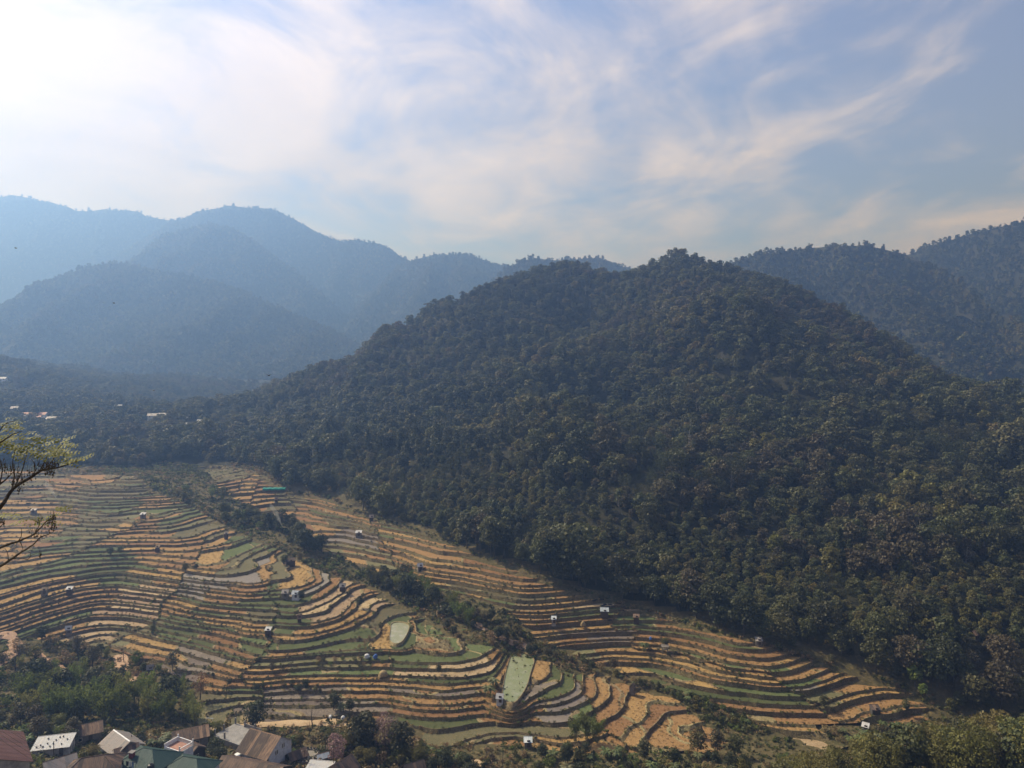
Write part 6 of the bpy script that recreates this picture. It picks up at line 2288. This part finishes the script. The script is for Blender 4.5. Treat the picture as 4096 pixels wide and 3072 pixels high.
# ------------------------------------------------------------------ ponds
def pond(name, poly_px, z, mat, stakes, lab):
    poly = [at_z(px, py, z) for px, py in poly_px]
    C = np.array(poly)
    # rounder outline
    for _ in range(2):
        C = np.stack([C * 0.75 + np.roll(C, -1, 0) * 0.25, C * 0.25 + np.roll(C, -1, 0) * 0.75], 1).reshape(-1, 3)
    o = mesh_obj(name, C + np.array([0, 0, 0.25]), [tuple(range(len(C)))], mat)
    tag(o, kind='structure')
    c0 = C.mean(0)
    rows = []
    for (k, dz) in ((0.985, 0.05), (1.0, 0.5), (1.045, 0.55), (1.10, -1.6)):
        q = c0 + (C - c0) * np.array([k, k, 1]) + np.array([0, 0, dz])
        rows.append(q)
    V = np.concatenate(rows)
    n = len(C)
    f = [(r_ * n + i, r_ * n + (i + 1) % n, (r_ + 1) * n + (i + 1) % n, (r_ + 1) * n + i) for r_ in range(3) for i in range(n)]
    mesh_obj('pond_bank', V, f, 'bund_grass', o, smooth=True)
    for i, (px, py) in enumerate(stakes):
        s_ = at_z(px, py, z)
        mb = MB()
        mb.tube([(0, 0, -0.6), (0.03, 0, 0.6), (0.0, 0, 1.0)], [0.04, 0.04, 0.03], 5)
        mb.tube([(0, 0, 0.2), (0, 0, 0.4)], [0.12, 0.07], 7)
        q = mb.build('pond_stake', 'wood_dark')
        q.location = (s_[0], s_[1], z + 0.2)
        tag(q, '%s dark stake from the far end of the green pond' % ('first', 'second', 'third', 'fourth', 'fifth', 'sixth', 'seventh')[i], 'stake', 'stakes in the green pond')


pond('pond', POND1, 11.7, 'pond_algae', ((2065, 2622), (2088, 2645), (2096, 2672), (2060, 2685), (2074, 2712), (2078, 2740), (2080, 2768)), '')
pond('small_pond', POND2, 16.6, 'pond_pale', (), '')


# ------------------------------------------------------------------ dark water holes in the pale field by the long shed
def mud_pits():
    from mathutils.bvhtree import BVHTree
    root = bpy.data.objects['right_terraces']
    plain('pit_water', (0.030, 0.030, 0.034), 0.25, 0.5)
    c = at(2440, 2425)
    V, F = [], []
    for o in root.children:
        me = o.data
        co = np.empty(len(me.vertices) * 3)
        me.vertices.foreach_get('co', co)
        co = co.reshape(-1, 3)
        if len(co) and np.hypot(co[:, 0] - c[0], co[:, 1] - c[1]).min() < 25:
            n0 = len(V)
            V.extend(map(tuple, co))
            F.extend([[i + n0 for i in p.vertices] for p in me.polygons])
    tree = BVHTree.FromPolygons(V, F)
    r = random.Random(12)
    for (px, py) in ((2385, 2395), (2405, 2398), (2375, 2402), (2420, 2412), (2440, 2414), (2410, 2420), (2432, 2426), (2450, 2424), (2490, 2428), (2507, 2430), (2480, 2440), (2497, 2444), (2412, 2432), (2432, 2438), (2466, 2447), (2440, 2478)):
        x, y, z = at(px, py)
        n = 11
        ring = []
        for k in range(n):
            a = k * 6.283 / n
            ring.append((x + r.uniform(0.65, 1.25) * 1.0 * math.cos(a), y + r.uniform(0.65, 1.25) * 0.9 * math.sin(a)))
        zs = []
        for q in ring + [(x, y)]:
            hit = tree.ray_cast(Vector((q[0], q[1], z + 30)), Vector((0, 0, -1)))
            zs.append(hit[0].z if hit[0] else z)
        if max(zs) - min(zs) > 0.25:
            zt = sorted(zs)[len(zs) // 2]
        else:
            zt = max(zs)
        mesh_obj('mud_pit', [(a, b, zt + 0.05) for a, b in ring], [tuple(range(n))], 'pit_water', root)


mud_pits()

# ------------------------------------------------------------------ smoke from field fires
def smoke_mat(name, d):
    m, N, out = new_mat(name)
    v = N.n('ShaderNodeVolumePrincipled')
    v.inputs['Color'].default_value = (0.85, 0.90, 1.0, 1)
    v.inputs['Density'].default_value = d
    v.inputs['Anisotropy'].default_value = 0.35
    N.link(v.outputs[0], out.inputs['Volume'])


smoke_mat('smoke_dense', 0.8)
smoke_mat('smoke_thin', 0.16)


def smoke(px, py, drift, h, label):
    """a thin core inside a softer sleeve, widening as it climbs and bends with the air"""
    x, y, z = at(px, py)
    root = empty('smoke', (x, y, z + 0.5))
    tag(root, label, 'smoke', kind='stuff')
    for nm, mt, k, f0, f1 in (('smoke_core', 'smoke_dense', 0.30, 0.0, 0.6), ('smoke_sleeve', 'smoke_thin', 0.62, 0.0, 1.0), ('smoke_veil', 'smoke_thin', 1.1, 0.25, 1.35)):
        mb = MB()
        pts, rad = [], []
        for i in range(15):
            g = i / 14
            f = f0 + (f1 - f0) * g
            pts.append((drift * f ** 1.3 + 0.35 * math.sin(f * 9) * f, 0.8 * math.sin(f * 5) * f, h * f))
            rad.append(k * (0.12 + 1.0 * f ** 0.8) * (1 + 0.22 * math.sin(f * 23)) * max(0.08, math.sin(math.pi * min(0.96, g * 0.9 + 0.06)) ** 0.6))
        mb.tube(pts, rad, 10)
        mb.build(nm, mt, root, True)


smoke(1136, 2136, -4.5, 11.0, 'thin white smoke rising from a fire by the gully trees')
smoke(228, 2012, -4.0, 8.0, 'thin white smoke rising from a fire on the left terraces')


# ------------------------------------------------------------------ birds
def bird(px, py, D, s, a, label):
    root = empty('bird', pix(px, py, D), a)
    tag(root, label, 'bird')
    root.scale = (s, s, s)
    mb = MB()
    mb.tube([(-0.22, 0, 0), (-0.1, 0, 0.01), (0.08, 0, 0.02), (0.2, 0, 0.02), (0.26, 0, 0.0)], [0.01, 0.06, 0.075, 0.05, 0.01], 8)
    for sy in (-1, 1):
        mb.add([(0.10, sy * 0.04, 0.02), (-0.06, sy * 0.04, 0.02), (-0.10, sy * 0.32, 0.16), (0.06, sy * 0.34, 0.16), (-0.16, sy * 0.62, 0.12)], [(0, 1, 2, 3), (3, 2, 4)])
    mb.add([(-0.2, 0, 0), (-0.38, 0.07, 0.0), (-0.38, -0.07, 0.0)], [(0, 1, 2)])
    mb.build('body', 'black_plastic', root)


bird(1075, 1502, 90, 1.0, R(70), 'dark bird flying before the left slope of the big hill')
bird(615, 1562, 90, 1.0, R(100), 'dark bird flying over the hazy valley head')
bird(63, 993, 140, 1.0, R(10), 'tiny dark bird high before the farthest ridge')
bird(455, 1213, 120, 0.8, R(40), 'tiny dark bird before the hazy spur hill')


# ------------------------------------------------------------------ tree at the left edge, close to the camera
leaf_mat('leaf_near', (0.11, 0.14, 0.02), (0.21, 0.22, 0.05), (0.17, 0.17, 0.04), 0.5, 0.1)
plain('berry', (0.05, 0.035, 0.02), 0.6)


def near_tree():
    D0 = 9.5
    r = random.Random(21)
    root = empty('branching_tree', pix(-260, 2800, D0))
    inv = Vector(root.location)
    tag(root, 'leafy branches with dark berry clusters reaching in from the left edge', 'tree')

    def L(px, py, dd=0.0):
        return tuple(Vector(pix(px, py, D0 + dd)) - inv)
    mb = MB()
    mb.tube([L(-260, 9200), L(-262, 4200), L(-250, 3000), L(-235, 2450), L(-240, 1900), L(-200, 1500)], [0.26, 0.20, 0.16, 0.13, 0.09, 0.04], 9)
    mb.build('trunk', 'bark', root, True)

    def limb(pts, r0, r1):
        m2 = MB()
        n = len(pts)
        P = [Vector(L(*p)) for p in pts]
        out = []
        for i in range(n - 1):
            for k in range(3):
                f = k / 3
                a, b = P[max(i - 1, 0)], P[i]
                c, d = P[i + 1], P[min(i + 2, n - 1)]
                out.append(0.5 * ((2 * b) + (c - a) * f + (2 * a - 5 * b + 4 * c - d) * f * f + (3 * b - a - 3 * c + d) * f ** 3))
        out.append(P[-1])
        out = [q + Vector((r.uniform(-1, 1), 0, r.uniform(-1, 1))) * 0.004 for q in out]
        m2.tube(out, [0.75 * (r0 + (r1 - r0) * i / (len(out) - 1)) for i in range(len(out))], 6)
        m2.build('branch', 'bark', root, True)
        return out
    A = limb([(-240, 2250, 0), (-80, 2110, 0), (0, 2030, 0), (52, 1955, .1), (117, 1913, .15), (169, 1882, .2), (230, 1870, .25), (296, 1848, .3), (340, 1838, .3)], 0.045, 0.004)
    limb([(46, 1962, .1), (57, 1905, .2), (50, 1850, .3), (62, 1800, .3)], 0.016, 0.004)
    limb([(60, 1945, .1), (88, 1885, 0), (106, 1815, -.1), (108, 1790, -.1)], 0.014, 0.003)
    limb([(135, 1905, .15), (140, 1860, .2), (120, 1830, .3)], 0.009, 0.003)
    limb([(169, 1882, .2), (205, 1850, .1), (230, 1800, 0), (255, 1770, 0)], 0.012, 0.003)
    limb([(150, 1893, .2), (185, 1835, .3), (190, 1790, .3)], 0.009, 0.003)
    limb([(-200, 2060, .2), (-60, 1975, .2), (0, 1935, .2), (30, 1912, .2), (50, 1890, .2)], 0.03, 0.004)
    limb([(0, 1935, .2), (10, 1880, .2), (-5, 1820, .2)], 0.012, 0.004)
    limb([(-220, 1880, -.2), (-60, 1800, -.2), (10, 1765, -.2), (50, 1738, -.2), (90, 1725, -.2)], 0.026, 0.003)
    limb([(-60, 1800, -.2), (0, 1720, -.2), (30, 1690, -.2), (60, 1685, -.2)], 0.012, 0.003)
    limb([(-235, 2420, 0), (-100, 2250, 0), (0, 2192, 0), (70, 2165, 0), (139, 2134, 0), (182, 2090, 0), (226, 2058, 0)], 0.030, 0.004)
    limb([(70, 2168, 0), (86, 2145, 0), (84, 2110, 0)], 0.008, 0.003)
    limb([(80, 2164, 0), (92, 2195, 0), (86, 2200, 0)], 0.007, 0.003)
    limb([(139, 2134, 0), (158, 2100, 0), (160, 2070, 0)], 0.008, 0.003)
    limb([(-236, 2500, .1), (-120, 2330, .1), (0, 2265, .1), (43, 2237, .1), (90, 2205, .1), (130, 2180, .1), (165, 2147, .1), (200, 2135, .1), (222, 2120, .1)], 0.030, 0.004)
    limb([(33, 2243, .1), (30, 2212, .1), (18, 2193, .1)], 0.008, 0.003)
    limb([(43, 2237, .1), (80, 2231, .1), (108, 2238, .1), (122, 2222, .1), (118, 2208, .1)], 0.009, 0.003)
    limb([(122, 2222, .1), (150, 2212, .1), (165, 2215, .1)], 0.006, 0.002)
    limb([(-230, 2300, .2), (-60, 2150, .2), (0, 2108, .2), (18, 2085, .2)], 0.02, 0.003)
    # pinnate sprays: leaflets in two rows along a thin stalk
    lf = MB()

    def spray(px, py, ang, ln, dd=0.0):
        c = Vector(L(px, py, dd))
        s = ln * D0 / FPX
        ax = Vector((math.cos(ang), r.uniform(-0.5, 0.5), math.sin(ang))).normalized()
        sd = ax.cross(Vector((r.uniform(-.3, .3), -0.35, 1))).normalized()
        n = max(3, int(ln / 12))
        for i in range(n):
            f = (i + 0.5) / n
            b = c + ax * (s * f) - Vector((0, 0, s * 0.14 * f * f))
            for sg in (-1, 1):
                l = s * r.uniform(0.30, 0.44) * (1.1 - 0.5 * f)
                w = l * 0.52
                d = (sd * sg + ax * 0.55 + Vector((0, 0, r.uniform(-0.35, 0.1)))).normalized()
                nn = d.cross(ax).normalized()
                wv = d.cross(nn).normalized() * w * 0.5
                lf.add([tuple(b), tuple(b + d * l * 0.45 + wv), tuple(b + d * l), tuple(b + d * l * 0.45 - wv)], [(0, 1, 2, 3)], 0, r.uniform(0, 1))
    clumps = [(30, 1690, 34, 26, 11), (70, 1735, 42, 22, 13), (20, 1760, 40, 22, 9), (25, 1800, 46, 26, 16), (75, 1810, 46, 28, 18), (110, 1795, 30, 22, 8), (195, 1785, 38, 22, 13), (235, 1790, 32, 26, 13), (215, 1825, 44, 22, 13), (250, 1775, 14, 10, 4), (165, 1830, 34, 18, 9), (285, 1848, 20, 8, 7), (312, 1842, 14, 6, 5), (262, 1828, 16, 10, 4), (228, 2032, 16, 16, 6), (140, 2088, 34, 12, 6), (25, 2060, 30, 16, 4), (75, 2100, 30, 16, 3), (190, 2090, 20, 10, 3)]
    for (cx, cy, sx, sy, n) in clumps:
        for i in range(int(n * 1.25)):
            spray(cx + r.uniform(-sx, sx), cy + r.uniform(-sy, sy), r.choice([r.uniform(-0.3, 0.7), r.uniform(-0.3, 0.7), r.uniform(2.5, 3.4)]), r.uniform(30, 62), r.uniform(-0.3, 0.4))
    lf.build('leaves', 'leaf_near', root)
    # berries on drooping stalks
    for (cx, cy, sx, sy, n) in ((195, 1885, 26, 34, 46), (210, 1865, 30, 18, 26), (75, 1925, 26, 34, 30), (15, 1870, 22, 26, 26), (45, 1880, 26, 20, 18), (125, 1900, 26, 24, 16), (150, 1870, 26, 22, 14), (205, 2110, 26, 36, 30), (215, 2075, 18, 16, 14), (140, 2140, 24, 12, 14), (160, 2085, 16, 14, 8), (10, 2095, 18, 12, 12), (160, 2222, 8, 10, 6), (78, 1960, 14, 12, 8)):
        m2 = MB()
        for i in range(n):
            p = Vector(L(cx + r.gauss(0, sx * 0.5), cy + r.gauss(0, sy * 0.5), r.uniform(-0.2, 0.3)))
            q = 0.011 * r.uniform(0.8, 1.3)
            m2.add([tuple(p + Vector(v) * q) for v in ((1, 0, 0), (-1, 0, 0), (0, 1, 0), (0, -1, 0), (0, 0, 1), (0, 0, -1.2))], [(0, 2, 4), (2, 1, 4), (1, 3, 4), (3, 0, 4), (2, 0, 5), (1, 2, 5), (3, 1, 5), (0, 3, 5)])
            m2.tube([p + Vector((0, 0, 0.01)), p + Vector((r.uniform(-.02, .02), 0, r.uniform(0.03, 0.09)))], 0.0022, 3, cap=False)
        m2.build('berry_cluster', 'berry', root)


near_tree()

# ------------------------------------------------------------------ the air of the valley
def build_haze():
    m, N, out = new_mat('hazy_air')
    v = N.n('ShaderNodeVolumePrincipled')
    v.inputs['Color'].default_value = (0.235, 0.435, 1.0, 1)
    v.inputs['Density'].default_value = 0.00050
    v.inputs['Absorption Color'].default_value = (0.48, 0.48, 0.48, 1)
    v.inputs['Anisotropy'].default_value = 0.5
    N.link(v.outputs[0], out.inputs['Volume'])
    x, y0, y1, z0, z1 = 7200, -120, 9200, -6, 836
    vs = [(-x, y0, z0), (x, y0, z0), (x, y1, z0), (-x, y1, z0), (-x, y0, z1), (x, y0, z1), (x, y1, z1), (-x, y1, z1)]
    fs = [(3, 2, 1, 0), (4, 5, 6, 7), (0, 1, 5, 4), (1, 2, 6, 5), (2, 3, 7, 6), (3, 0, 4, 7)]
    o = mesh_obj('haze', vs, fs, 'hazy_air')
    tag(o, 'thin blue haze filling the valley between the hills', 'haze', kind='stuff')


build_haze()
